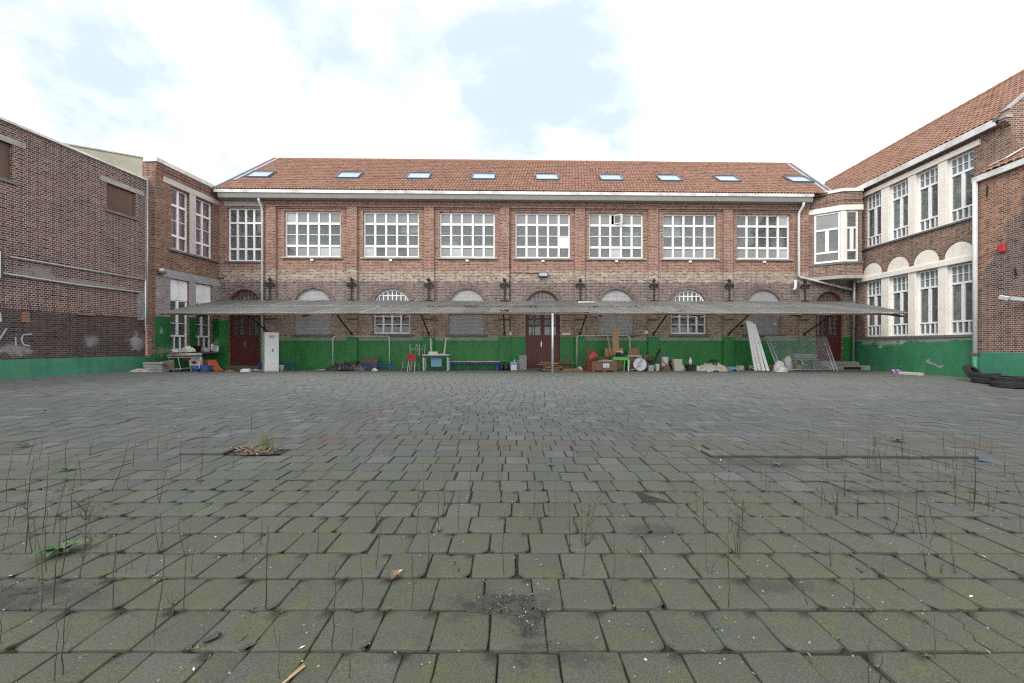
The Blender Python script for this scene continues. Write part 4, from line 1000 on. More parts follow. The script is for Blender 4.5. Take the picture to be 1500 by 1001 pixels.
# white paint marks: a slash, an i and a c above a smear
mb = MB(); y0 = -.064
def stroke(pts, w=.042):
    for a, b in zip(pts, pts[1:]): mb.bar((a[0], y0, a[1]), (b[0], y0, b[1]), w, .008, up=(0,1,0))
stroke([(4.80, 1.75), (4.86, 1.5), (4.9, 1.40)]); stroke([(4.90, 1.42), (5.10, 1.82)]); stroke([(5.32, 1.55), (5.33, 1.26)]); stroke([(5.33, 1.62), (5.35, 1.64)])
stroke([(5.76, 1.66), (5.52, 1.62), (5.47, 1.48), (5.52, 1.30), (5.70, 1.25)])
mb.build('paint_mark', M['chalk'], hall)
sb = thing('scoreboard', 'white board with dark edge jutting from the left brick wall', 'board', hall.matrix_basis @ Vector((4.05, 0, 3.4)), A_L)
MB().box(0, .84, -.16, -.06, .0, .85).build('panel', M['wplas'], sb); mb = MB()
mb.box(.84, .88, -.17, -.05, -.04, .89).box(0, .84, -.17, -.05, .85, .89).box(0, .84, -.17, -.05, -.04, .0); mb.build('edge', M['pipe_dark'], sb); MB().box(.2, .3, -.05, .0, .3, .5).build('mount', M['steel'], sb)

# ---------------------------------------------------------------- right wing
A_R = rad(-93.72)
rw = thing('right_wing', 'brick wing with cream piers, round-topped panels and tall white windows', 'building', (18.4, 21.67, 0), A_R)
CX = [.86, 2.34, 3.75, 5.16]; cw = 1.04; UZ0, UZ1, LZ0, LZ1 = 6.3, 8.98, 1.7, 4.57
RL2 = 6.75
hr = [rect_loop(c-cw/2, c+cw/2, UZ0, UZ1) for c in CX] + [rect_loop(c-cw/2, c+cw/2, LZ0, LZ1) for c in CX]
wall_mb(MB(), rect_loop(-.3, RL2, -.4, 9.4), hr, 0, .24).build('wall', M['brick_rwing'], rw)
for i, c in enumerate(CX):
    for z0, z1 in ((UZ0, UZ1), (LZ0, LZ1)):
        window(rw, c-cw/2, c+cw/2, z0, z1, .12, [(.46,4,'glass',.04),(1.6,2,'glass',.12),(.34,4,'frost_green',.03),(.34,4,'frost_green',.03)], [.07,.085,.022], fo=.075)
ed = [CX[0]-cw/2-.12] + [(CX[i]+cw/2, CX[i+1]-cw/2) for i in range(3)]
for z0, z1 in ((UZ0-.01, UZ1), (LZ0-.01, LZ1)):
    for i in range(3): MB().box(CX[i]+cw/2-.005, CX[i+1]-cw/2+.005, -.03, .2, z0, z1).build('pier', M['cream'], rw, bevel=.015)
MB().box(-.08, 5.95, -.08, .1, UZ1+.003, 9.2).build('lintel', M['cream'], rw, bevel=.015); MB().box(-.2, 5.8, -.10, .1, LZ1+.003, 4.80).build('lintel', M['cream'], rw, bevel=.02)
MB().box(-.18, 5.8, -.055, .1, 4.802, 4.85).build('lintel_lip', M['cream'], rw)
for c in CX:
    rr = .60
    MB().prism_y(arch_loop(c, 2*rr-.02, 4.851, 4.852, 18)[1:], -.03, .01).build('tympanum', M['cream'], rw)
    mb = MB(); ring(mb, c, 4.86, rr, rr+.11, -.045, .005, 24, .010); tag(mb.build('brick_arch', M['brick_rwing'], rw), kind='stuff')
sill(rw, -.2, 5.9, UZ0-.09, UZ0-.012, -.09, .12); sill(rw, -.2, 5.8, LZ0-.11, LZ0-.012, -.11, .12)
MB().box(-.28, 5.72, -.035, .004, -.4, 1.5).build('painted_plinth', M['green_peel'], rw)
ctr = []
for k in range(25): ctr.append((-.2+k*.245, 1.5-R.random()*.05))
MB().box(-.28, 5.72, -.03, .003, 1.5, 1.588).build('bare_band', M['concrete_lt'], rw)
mb = MB(); mb.prism_y([(3.9,.56),(4.15,.50),(4.3,.42),(4.6,.44),(4.5,.33),(4.35,.30),(4.2,.38),(3.98,.44),(3.72,.52),(3.8,.66),(4.0,.68)][::-1][::-1], -.042, -.036); mb.build('spalled_patch', M['brick_wash'], rw)
room(rw, -.3, RL2-.3, .26, 6.0, 4.95, 9.3); room(rw, -.3, RL2-.3, .26, 6.0, 0, 4.7)
mb = MB()
for x, z, w, h in ((.9, 5.0, 1.2, 1.9), (3.1, 5.0, .8, 2.4), (5.2, 5.0, .9, 1.7), (1.9, .3, 1.4, 2.1), (4.4, .3, 1.2, 2.3)): mb.box(x, x+w, 1.4, 1.9, z, z+h)
mb.build('cupboards', M['wood_dk'], rw)
for i, c in enumerate(CX):
    for z0, z1 in ((UZ0, UZ1), (LZ0, LZ1)):
        a = R.uniform(.12, .3); curtain(rw, c-cw/2+.02, c-cw/2+.05+a, .34, z0-.1, z1, 'curtain', 'curtain_grey')
        if i % 2: curtain(rw, c+cw/2-.02-R.uniform(.08,.2), c+cw/2, .36, z0-.1, z1, 'curtain', 'curtain_grey')
p45 = rad(40.8); EZ2 = 9.58; RUN2 = 3.6; RZ2 = EZ2+RUN2*math.tan(p45)
pantiles(rw, (-7.5, -.26, EZ2-.02), (RL2-.02, -.26, EZ2-.02), (-7.5, -.26+RUN2, RZ2), (RL2-.02, -.26+RUN2, RZ2), tw=.21, course=.32, amp=.028)
MB().quad((-7.5, -.2, EZ2-.1), (RL2-.05, -.2, EZ2-.1), (RL2-.05, -.26+RUN2, RZ2-.09), (-7.5, -.26+RUN2, RZ2-.09)).build('roof_deck', M['wood_dk'], rw)
MB().quad((-7.5, -.26+RUN2, RZ2-.06), (RL2, -.26+RUN2, RZ2-.06), (RL2, -.26+2*RUN2, EZ2), (-7.5, -.26+2*RUN2, EZ2)).build('rear_slope', M['roof'], rw)
ridge_tiles(rw, (-7.5, -.26+RUN2, RZ2+.02), (RL2, -.26+RUN2, RZ2+.02), 34, .13)
MB().box(.0, RL2-.05, -.30, -.24, EZ2-.26, EZ2-.01).build('gutter_fascia', M['gutter'], rw); MB().box(.0, RL2-.05, -.24, .0, EZ2-.22, EZ2-.17).build('soffit', M['gutter_under'], rw)
MB().box(RL2-.12, RL2+.06, -.3, .05, EZ2-.12, EZ2+.02).build('gutter_end', M['sky_frame'], rw)
# gable of the wing, towards the camera
gb = [(.0, -.4), (7.0, -.4), (7.0, EZ2), (-.26+RUN2, RZ2+.12), (.0, EZ2+.26), (-.22, EZ2-.02), (-.22, EZ2-.2), (0, EZ2-.4)]
MB().prism_x(gb, RL2-.002, RL2+.22).build('gable', M['brick_rwing'], rw)
MB().bar((RL2+.1, -.1, EZ2+.2), (RL2+.1, -.26+RUN2, RZ2+.16), .3, .05, up=(0,-.7,.7)).build('gable_coping', M['concrete'], rw)
MB().box(RL2+.0, RL2+.26, -.25, -.0, EZ2-.12, EZ2-.02).build('kneeler_stone', M['concrete'], rw)

# ---------------------------------------------------------------- low building at the right edge
nb = thing('low_brick_building', 'low lean-to brick building with patched orange brick at far right edge', 'building', (17.7, 15.57, 0), A_R)
MB().box(0, 8.5, 0, .35, -.5, 7.45).build('wall', M['brick_low'], nb)
MB().box(-.001, 8.5, -.03, .004, -.5, 1.02).build('painted_plinth', M['green_teal'], nb)
MB().box(-.06, 8.5, -.16, -.10, 7.45, 7.66).build('gutter_fascia', M['gutter'], nb); MB().box(-.06, 8.5, -.10, .1, 7.44, 7.5).build('soffit', M['gutter_under'], nb)
pantiles(nb, (-.05, -.16, 7.66), (8.5, -.16, 7.66), (-.05, 1.9, 9.15), (8.5, 1.9, 9.15), tw=.235, course=.32, amp=.03)
for a, b in (((.25, .2, 7.98), (.75, .2, 8.03)), ((.75, .2, 8.03), (1.05, .42, 8.22)), ((1.05, .42, 8.22), (1.25, 1.9, 9.25))): MB().bar(a, b, .14, .05).build('lead_flashing', M['gutter'], nb)
pipe(nb, [(.02, -.11, 7.5), (.02, -.11, 1.0)], .075, 'pipe'); pipe(nb, [(.02, -.11, 1.0), (.02, -.11, -.3)], .082, 'green_teal', 'downpipe_base'); MB().box(-.08, .12, -.2, -.02, .9, .98).build('pipe_clip', M['rust'], nb)
al = MB().box(.76, .97, -.09, .0, 4.62, 4.92).build('alarm_box', M['redbox'], nb, bevel=.02)
MB().tube([(.05, -.02, 4.6), (.7, -.02, 4.78)], .012, 6).build('alarm_cable', M['zinc'], nb)
MB().bar((1.24, -.04, 4.0), (1.3, -.04, 3.7), .03).build('wall_anchor', M['iron'], nb); MB().bar((.38, -.04, 7.2), (.35, -.04, 6.8), .03).build('wall_anchor', M['iron'], nb)
fa = MB().bar((1.95, -.02, 2.75), (1.42, -.42, 2.92), .08, .11).build('lamp_arm', M['steel'], nb)
lh = MB().box(-.13, .13, -.09, .09, -.08, .08).build('lamp_head', M['steel'], nb, (1.34, -.48, 2.92), (0, rad(20), rad(35)), bevel=.02)
MB().box(-.138, -.132, -.08, .08, -.07, .07).build('lens', M['black'], lh)
# ---------------------------------------------------------------- canopy along the facade
def P(px, y, dz=0.0):
    x = (px-750)/FPX*y; return Vector((x, y, gz(x, y)+dz))
can = thing('canopy', 'long grey corrugated lean-to canopy across the front of the brick school', 'canopy', (0, 16.3, 0))
ZB, ZF, YF = 3.56, 2.56, 16.3
def back_y(x): return 21.68+.0222*x-.02
def front_y(x):
    if x < -14.0: return YF+(-14.0-x)/1.25*4.6
    if x > 15.7: return YF+(x-15.7)/2.7*5.4
    return YF
def can_z(x, y): return ZF+(ZB-ZF)*(y-YF)/(back_y(x)-YF)
edges = list(np.arange(-15.25, 18.4, 1.02)) + [18.4]
for k in range(len(edges)-1):
    xa, xb = edges[k], edges[k+1]-.012
    for row in range(2):
        n = int((xb-xa)/.10*4); m_ = 4; vs = []; fs = []
        lift = R.uniform(0, .02) + (.035 if row == 1 else 0.0); tl = R.gauss(0, .014); fj = R.gauss(0, .05) if row == 0 else 0
        for i in range(n+1):
            x = xa+(xb-xa)*i/n; y0, y1 = front_y(x)+fj+R.gauss(0,.006), back_y(x)
            if y1-y0 < .02: y0 = y1-.02
            f0, f1 = (0, .53) if row == 0 else (.49, 1.0)
            for j in range(m_+1):
                f = f0+(f1-f0)*j/m_; y = y0+(y1-y0)*f
                sag = -.012*math.sin(math.pi*((f*3) % 1))
                vs.append((x, y-16.3, can_z(x, y)+.021*math.sin(2*math.pi*i/4)+lift+tl*(x-xa)+sag))
        W_ = m_+1
        fs = [(i*W_+j, (i+1)*W_+j, (i+1)*W_+j+1, i*W_+j+1) for i in range(n) for j in range(m_)]
        o = MB().add(vs, fs).build('roof_sheet', M['fibre'], can, smooth=True)
mb = MB(); x = -14.0
while x < 15.7:      # ragged rusty edge of the sheets
    w = R.uniform(.3, 1.1); xe = min(15.7, x+w)
    mb.box(x, xe-.004, -.03+R.uniform(-.01,.01), .03, ZF-.05+R.uniform(-.035,.012), ZF-.012); x = xe
mb.build('edge_batten', M['rust'], can)
for f in (.08, .4, .75):
    ya = YF+(21.5-YF)*f; MB().bar((-14.2-.9*f, ya-16.3+.08, ZF+(ZB-ZF)*f-.09), (15.6+2.4*f, ya-16.3+.1, ZF+(ZB-ZF)*f-.09), .05, .07).build('purlin', M['rust'], can)
for c in PIL:
    X = c*math.cos(A_MAIN); yb = back_y(X)-.14
    MB().bar((X, yb-16.3, ZB-.16), (X, YF+.05-16.3, ZF-.13), .05, .07).build('rafter', M['iron'], can)
    MB().tube([(X, yb-16.3, 1.86), (X, yb-2.3-16.3, ZB-.47-.12)], .035, 7).build('strut', M['iron'], can)
    MB().box(X-.06, X+.06, yb-16.33, yb-16.28, 1.76, 1.96).build('strut_plate', M['rust'], can)
pt = P(809.5, 16.22)
MB().tube([(pt.x, pt.y-16.3, 0), (pt.x, pt.y-16.3, ZF-.02)], .046, 12).build('post', M['zinc'], can, smooth=True)
MB().lathe([(.09, 0), (.09, .012)], 12, (pt.x, pt.y-16.3, 0)).build('base_plate', M['steel'], can)
def heap(name, pts, mat, label, cat, n, s, kind=None, seed=3):
    r = random.Random(seed); mb = MB()
    for _ in range(n):
        c, sx, sy, zmax = r.choice(pts); p = Vector(c)+Vector((r.gauss(0, sx), r.gauss(0, sy), abs(r.gauss(0, zmax))))
        a = r.random()*6.3; t = r.uniform(-.6, .6); L = s*r.uniform(.5, 1.4)
        M_ = Matrix.Translation(p) @ Matrix.Rotation(a, 4, 'Z') @ Matrix.Rotation(t, 4, 'X')
        mb.add([M_ @ Vector(q) for q in ((-L, -L*.35, 0), (0, -L*.5, L*.15), (L, 0, 0), (0, L*.5, L*.12))], [(0,1,2,3)])
    o = mb.build(name, mat); tag(o, label, cat, None, kind); return o
cps = []
for px, py in ((736, 456), (742, 455.5), (632, 448), (690, 447), (870, 449), (925, 451), (780, 447), (1000, 456), (735, 452)):
    ydist = YF+.35 if py > 454 else YF+2.2; X = (px-750)/FPX*ydist; cps.append((Vector((X, ydist, can_z(X, ydist)+.03)), .14, .12, .03))
heap('leaf_debris', cps, M['iron'], 'dark rotted leaves lying on the canopy sheets', None, 130, .06, 'stuff')
wp = thing('white_sheet', 'small white sheet lying on the canopy right of the central door', 'sheet', (0,0,0))
X = (860-750)/FPX*20.9; MB().add([(X-.5, 20.6, can_z(X, 20.6)+.06), (X+.45, 20.6, can_z(X, 20.6)+.075), (X+.4, 21.2, can_z(X, 21.2)+.07), (X-.4, 21.2, can_z(X, 21.2)+.08)], [(0,1,2,3)]).build('sheet', M['wplas'], wp)

# ---------------------------------------------------------------- goals against the wall
def goal(px0, px1, y, top, label):
    a, b = P(px0, y), P(px1, y); g = thing('goal_frame', label, 'goal', ((a.x+b.x)/2, y, 0), A_MAIN); w = (b.x-a.x)/2
    for s in (-1, 1): MB().tube([(s*w, 0, 0), (s*w, 0, top-.12), (s*(w-.03), .05, top-.03), (s*(w-.12), .10, top)], .028, 8).build('post', M['pipe'], g, smooth=True)
    MB().tube([(-w+.12, .10, top), (w-.12, .10, top)], .026, 8).build('crossbar', M['pipe'], g, smooth=True)
goal(488, 570, 21.05, 1.73, 'white tube goal frame against the green wall beside the black plastic sheet')
goal(845, 923, 21.35, 1.76, 'white tube goal frame against the green wall behind the cardboard and boards')

# ---------------------------------------------------------------- things along the wall, left to right
def crumple(n, rx, ry, h, seed, rough=.35, mat='sack', name='sack', lump=2.2):
    """a folded heap: dome with creases"""
    vs = []; fs = []; K = 22; L = 9; off = Vector((seed*3.7, seed*1.3, 0))
    for j in range(L+1):
        t = j/L
        for k in range(K):
            a = 2*math.pi*k/K; rr = math.cos(t*math.pi/2)**.6
            d = Vector((math.cos(a)*rr, math.sin(a)*rr, t))
            nn = noise.noise(d*lump+off) + .5*noise.noise(d*lump*2.3+off) + .35*abs(noise.noise(d*lump*4.5+off))
            s_ = 1+rough*nn
            vs.append((d.x*rx*s_, d.y*ry*s_, max(0, t**.8*h*(1+rough*1.1*noise.noise(Vector((d.x*2.4, d.y*2.4, seed)))) )))
    for j in range(L):
        for k in range(K): fs.append((j*K+k, j*K+(k+1)%K, (j+1)*K+(k+1)%K, (j+1)*K+k))
    fs.append(tuple(L*K+k for k in range(K)))
    return MB().add(vs, fs)
# rubble and slabs by the left wing corner
p = P(207, 16.9); one('rubble_heap', crumple(0, .42, .2, .13, 2, .5), M['concrete_lt'], 'small pale heap of rubble at the foot of the green wall', 'rubble', p)
p = P(228, 17.1); sl = thing('slab_stack', 'uneven stack of grey concrete slabs at the left wing corner', 'slab stack', p, rad(8))
for k in range(4): MB().box(-.36+R.uniform(-.05,.05), .36+R.uniform(-.05,.05), -.2, .2, k*.105, k*.105+.095).build('slab', M['stone_tr'], sl, (0,0,0), (0,0,R.uniform(-.12,.12)), bevel=.012)
p = P(246, 17.6); one('brown_board', MB().box(-.24, .24, -.012, .012, 0, .50), M['card'], 'brown board leaning between the slab stack and the trolley', 'board', p, (rad(-18), rad(-10), rad(20)))
# trolley
p = P(271, 17.4); tr = thing('school_table', 'chrome-legged table with orange and white clutter by the left wing windows', 'table', p, rad(80))
MB().box(-.55, .55, -.28, .28, .70, .735).build('table_top', M['foam'], tr, bevel=.008); MB().box(-.53, .53, -.26, .26, .62, .655).build('shelf', M['foam'], tr)
MB().box(.2, .52, .285, .30, .50, .72).build('flap', M['orange'], tr)
for sx in (-1, 1):
    for sy in (-1, 1):
        lg = MB().tube([(sx*.5, sy*.22, .62), (sx*.4, sy*.26, .08)], .016, 7).build('leg', M['chrome'], tr)
        MB().lathe([(.055,-.02),(.065,0),(.055,.02)], 12).build('castor', M['black'], lg, (sx*.39, sy*.26, .065), (rad(90), 0, 0))
MB().box(-.45, .45, -.03, .03, .14, .18).box(-.42, -.38, -.25, .25, .12, .16).box(.38, .42, -.25, .25, .12, .16).build('base_frame', M['steel'], tr)
one('orange_tray', MB().box(-.3, .3, -.16, .16, 0, .03), M['orange'], 'orange tray on the chrome-legged table', 'tray', p+Vector((-.03, -.28, .737)), (0, 0, rad(75)))
one('white_tray', MB().box(-.36, .36, -.2, .2, 0, .05), M['wplas'], 'white tray on the chrome-legged table behind the orange one', 'tray', p+Vector((.05, .25, .737)), (0, 0, rad(84)))
# on the stone sill of the left wing
def LW(x, y, z): return lw.matrix_basis @ Vector((x, y, z))
def sillbox(name, x, w, d, h, mat, label, cat, tilt=0.0):
    o = one(name, MB().box(-w/2, w/2, -d/2, d/2, 0, h), M[mat], label, cat, LW(x, -.2, .952), (tilt, 0, A_L), bevel=.01); return o
sillbox('white_box', .95, .42, .24, .16, 'wplas', 'low white box on the left wing sill, nearest the corner', 'box'); 
cr = crumple(0, .3, .15, .26, 5, .5); one('crumpled_bag', cr, M['sack'], 'crumpled white bag on the left wing sill beside the black tub', 'bag', LW(1.45, -.2, .952))
one('black_tub', MB().lathe([(.11,0),(.14,.28),(.15,.3),(.13,.3),(.1,.02)], 14), M['black'], 'black tub on the left wing sill between white things', 'tub', LW(2.0, -.2, .952), smooth=True)
sillbox('white_carton', 2.45, .3, .22, .2, 'wplas', 'small white carton on the left wing sill beside the black tub', 'box')
tb = MB().box(-.2, .2, -.012, .012, 0, .34); tb.box(-.2, -.18, -.1, -.012, 0, .34).box(.18, .2, -.1, -.012, 0, .34); one('white_bin_lid', tb, M['wplas'], 'tilted white tray leaning at the far end of the left wing sill', 'tray', LW(2.95, -.22, .953), (rad(-8), rad(14), A_L))
# carton with printed diamond, blue basin, bent boards
p = P(287, 18.3); wc = thing('printed_carton', 'white carton with red diamond print beside the blue basin', 'carton', p+Vector((0,0,.0)), rad(10))
MB().box(-.19, .19, -.15, .15, .2, .62).build('carton', M['wplas'], wc, bevel=.006); MB().box(-.17, .17, -.13, .13, 0, .198).build('crate', M['steel'], wc)
MB().add([(-.13,-.153,.41),(0,-.153,.33),(.13,-.153,.41),(0,-.153,.49)], [(0,1,2,3)]).build('diamond_print', M['print_red'], wc); MB().box(-.07, .07, -.157, -.154, .39, .43).build('print_bar', M['black'], wc)
p = P(296, 18.1); bs = thing('blue_basin', 'blue plastic basin on the ground by the left wing', 'basin', p, rad(12))
MB().add([(x*sx, y*sy, z) for (x, y, z) in ((.27,.19,0),(.34,.25,.26),(.32,.23,.26),(.25,.17,.02)) for sx, sy in ((-1,-1),(1,-1),(1,1),(-1,1))],
         [(3,2,1,0)] + [(r_*4+k, r_*4+(k+1)%4, r_*4+4+(k+1)%4, r_*4+4+k) for r_ in range(3) for k in range(4)] + [(12,13,14,15)]).build('tub', M['blue_crate'], bs)
MB().box(-.36, .36, -.27, -.252, .235, .265).box(-.36, .36, .252, .27, .235, .265).box(-.36, -.342, -.252, .252, .235, .265).box(.342, .36, -.252, .252, .235, .265).build('rim', M['blue_crate'], bs)
def bent(w, L, h, t=.02):
    pts = []; 
    for k in range(9):
        a = k/8; pts.append((L*(a**1.6), h*(1-a)**1.3))
    vs = []; 
    for x, z in pts: vs += [(x, -w/2, z), (x, w/2, z), (x+t, -w/2, z+t), (x+t, w/2, z+t)]
    fs = []
    for k in range(8):
        b = 4*k; fs += [(b, b+1, b+5, b+4), (b+2, b+6, b+7, b+3), (b, b+4, b+6, b+2), (b+1, b+3, b+7, b+5)]
    return MB().add(vs, fs)
p = P(304, 19.2); one('bent_brown_board', bent(.55, .4, .52), M['wood_dk'], 'bent brown board leaning behind the orange one', 'board', p, (0, 0, rad(-12)))
p = P(310, 18.9); one('bent_orange_board', bent(.42, .62, .50), M['orange'], 'curved orange board leaning by the left door', 'board', p, (0, 0, rad(-22)), smooth=False)
p = P(337, 18.9); one('yellow_scrap', MB().box(-.16, .16, -.06, .06, 0, .03).box(-.05, .04, -.07, .07, .03, .055), M['yellow'], 'yellow plastic scrap on the paving before the left door', 'scrap', p, (0, 0, .2))
p = P(360, 18.2); one('white_block', MB().box(-.17, .17, -.12, .12, 0, .1).box(-.13, .15, -.1, .1, .1, .14), M['wplas'], 'white polystyrene block lying in front of the left door', 'block', p, (0, 0, .25))
p = P(376, 19.8); one('white_scrap', crumple(0, .25, .12, .08, 8, .5), M['litter'], 'crumpled white scrap left of the grey cabinet', 'litter', p)
# cabinet
p = P(396.5, 19.3); cb = thing('metal_cabinet', 'tall pale grey metal cabinet standing corner-on by the left door', 'cabinet', p, rad(38))
MB().box(-.29, .29, -.33, .33, .0, 1.82).build('carcass', M['cabinet'], cb, bevel=.008)
MB().box(.292, .306, -.32, .32, .06, 1.79).build('cabinet_door', M['cabinet'], cb, bevel=.004) if False else None
MB().box(-.28, .28, -.346, -.332, .06, 1.79).build('cabinet_door', M['cabinet'], cb, bevel=.004)
MB().box(.02, .06, -.37, -.347, .93, 1.06).build('handle', M['pipe_dark'], cb)
for k in range(5): MB().box(-.12, .12, -.350, -.347, 1.55+k*.03, 1.562+k*.03).build('vent_slot', M['pipe_dark'], cb)
# blue bicycle racks
def rack(p, L, n, rz, label):
    t = thing('bicycle_rack', label, 'bicycle rack', p, rz, 'blue bicycle racks')
    MB().tube([(-L/2, .16, .30), (L/2, .16, .30)], .022, 7).build('rail', M['bluepaint'], t); MB().tube([(-L/2, -.16, .22), (L/2, -.16, .22)], .022, 7).build('rail', M['bluepaint'], t)
    for s in (-1, 1): MB().tube([(s*L*.42, -.2, .0), (s*L*.42, -.16, .22), (s*L*.42, .16, .30), (s*L*.42, .2, .0)], .022, 7).build('foot', M['bluepaint'], t)
    for k in range(n):
        x = -L/2+L*(k+.5)/n
        MB().tube([(x-.04, -.16, .22), (x-.04, -.08, .40), (x-.04, .12, .46), (x-.04, .16, .30)], .012, 6).build('hoop', M['bluepaint'], t)
        MB().tube([(x+.04, -.16, .22), (x+.04, -.08, .40), (x+.04, .12, .46), (x+.04, .16, .30)], .012, 6).build('hoop', M['bluepaint'], t)
rack(P(406, 20.35), 1.9, 6, rad(4), 'blue tubular bicycle rack half hidden behind the grey cabinet')
rack(P(556, 20.2), 1.55, 6, rad(16), 'blue tubular bicycle rack beside the black plastic sheet')
p = P(412, 19.9); one('white_bucket', MB().lathe([(.1,0),(.125,.27),(.13,.28),(.11,.28),(.09,.02)], 14), M['wplas'], 'white bucket right of the grey cabinet', 'bucket', p, smooth=True)
# black sheet
def tarp(p, rx, ry, h, rz, seed, mat, name, label, cat):
    vs = []; n = 34; m_ = 14; o3 = Vector((seed, seed*.7, 0))
    for j in range(m_+1):
        for i in range(n+1):
            u, v = i/n*2-1, j/m_*2-1; e = max(0, 1-(u*u*.9+v*v*.85))
            q = Vector((u*5, v*2.4, 0))+o3
            r_ = abs(noise.noise(q)) + .6*abs(noise.noise(q*2.1)) + .3*noise.noise(q*4.3)
            vs.append((u*rx*(1+.07*noise.noise(q*1.5)), v*ry*(1+.15*noise.noise(q*1.1+Vector((9,0,0)))), .004+(e**.5)*h*(.45+.5*r_+.4*noise.noise(Vector((u*1.6, v*1.3, seed))))))
    fs = [(j*(n+1)+i, j*(n+1)+i+1, (j+1)*(n+1)+i+1, (j+1)*(n+1)+i) for j in range(m_) for i in range(n)]
    return one(name, MB().add(vs, fs), mat, label, cat, p, (0, 0, rz))
tarp(P(512, 20.3), 1.12, .42, .62, .03, 4.2, M['tarp'], 'plastic_sheet', 'crumpled black plastic sheet on the paving by the goal frame', 'plastic sheet')
p = P(541, 20.75); one('leaning_board', MB().box(-.36, .36, -.012, .012, 0, .68), M['wood_dk'], 'brown board leaning on the green wall behind the blue rack', 'board', p, (rad(-10), rad(2), 0))
p = P(472, 20.6); one('rubble_strip', crumple(0, .32, .1, .06, 11, .6), M['concrete_lt'], 'little pale rubble left of the black plastic sheet', 'rubble', p)
p = P(549, 20.0); one('white_bag', crumple(0, .13, .1, .14, 6, .4), M['sack'], 'small white bag between the black sheet and the blue rack', 'bag', p)
# chairs and stools
def stool(p, rz, label, flip=False, mat='wood_dk'):
    t = thing('stool', label, 'stool', p+Vector((0, 0, .52 if flip else 0)), rz, 'school stools')
    if flip: t.rotation_euler = (math.pi, 0, rz)
    MB().box(-.19, .19, -.17, .17, .47, .495).build('seat', M[mat], t, bevel=.01)
    for sx in (-1, 1):
        for sy in (-1, 1): MB().tube([(sx*.14, sy*.12, .47), (sx*.19, sy*.16, 0)], .012, 6).build('leg', M['chrome'], t)
    MB().tube([(-.16, -.14, .2), (.16, -.14, .2), (.16, .14, .2), (-.16, .14, .2), (-.16, -.14, .2)], .008, 5).build('stretcher', M['chrome'], t)
    return t
def chair(p, rz, label, mat='red'):
    t = thing('school_chair', label, 'chair', p, rz)
    MB().box(-.19, .19, -.19, .17, .43, .45).build('seat', M[mat], t, bevel=.012)
    bk = MB(); 
    for k in range(5):
        z = .56+.055*k; bk.box(-.19+.01*abs(k-2), .19-.01*abs(k-2), .18+.012*k, .20+.012*k, z, z+.056)
    bk.build('backrest', M[mat], t)
    for s in (-1, 1):
        MB().tube([(s*.18, .18, .80), (s*.18, .16, .44), (s*.19, .24, 0)], .012, 6).build('back_leg', M['chrome'], t)
        MB().tube([(s*.17, -.16, .44), (s*.19, -.2, 0)], .012, 6).build('front_leg', M['chrome'], t)
    return t
st0 = stool(P(595, 20.1), .1, 'dark-seated chrome stool in front of the red chair')
chair(P(605.5, 19.9), rad(165), 'red plastic school chair standing between chrome stools')
tb = thing('low_table', 'dark low table at the wall behind the red chair', 'table', P(612, 20.75), A_MAIN)
MB().box(-.33, .33, -.22, .22, .66, .70).build('table_top', M['wood_dk'], tb)
for sx in (-1, 1):
    for sy in (-1, 1): MB().tube([(sx*.28, sy*.17, .66), (sx*.3, sy*.19, 0)], .014, 6).build('leg', M['chrome'], tb)
s2 = stool(P(605, 20.7)+Vector((0,0,.705)), .1, 'upturned chrome stool on the low dark table, left one', True); s3 = stool(P(617, 20.72)+Vector((0,0,.705)), -.2, 'upturned chrome stool on the low dark table, right one', True)
for s_ in (s2, s3): s_.scale = (.85, .85, 1.25); s_.location.z = .705+.495*1.25
one('red_seat', MB().box(-.2, .2, -.18, .18, 0, .1), M['red'], 'red seat pad under the front dark-seated stool', 'seat', P(598, 20.12)+Vector((0,0,.28)), (0,.1,.1)) if False else None
# big table with things on it
p = P(639.5, 20.4); bt = thing('work_table', 'white-topped table with grey legs holding an upturned stool', 'table', p, A_MAIN)
MB().box(-.66, .66, -.32, .32, .76, .80).build('table_top', M['wplas'], bt, bevel=.006); MB().box(-.63, .63, -.30, .30, .68, .757).build('apron', M['pipe_dark'], bt)
for sx in (-1, 1):
    for sy in (-1, 1): MB().box(sx*.58-.03, sx*.58+.03, sy*.26-.03, sy*.26+.03, 0, .68).build('leg', M['steel'], bt)
MB().box(-.28, .25, .0, .02, .2, .66).build('modesty_panel', M['blue_lt'], bt)
q = p+Vector((-.14, -.1, .802)); one('white_printer', MB().box(-.22, .22, -.15, .15, 0, .12).box(-.2, .22, -.13, .15, .12, .15), M['wplas'], 'low white machine on the white-topped table', 'box', q, (0,0,.05))
ul = thing('upturned_stand', 'upturned white frame with two legs in the air on the white-topped table', 'frame', p+Vector((0,0,.802)), A_MAIN)
MB().box(-.36, .42, .12, .18, 0, .05).build('base', M['beige'], ul); MB().bar((-.29, .15, .05), (-.31, .15, .82), .07).build('leg', M['beige'], ul); MB().bar((.36, .15, .05), (.45, .15, .82), .07).build('leg', M['beige'], ul); MB().bar((.43, .15, .80), (.58, .15, .86), .05).build('foot', M['beige'], ul)
p = P(624, 19.9); one('dried_weed', heap_m if False else MB().tube([(0,0,0),(.02,0,.2)], .01, 5), M['stem'], 'small dead weed on the paving before the work table', 'weed', p)
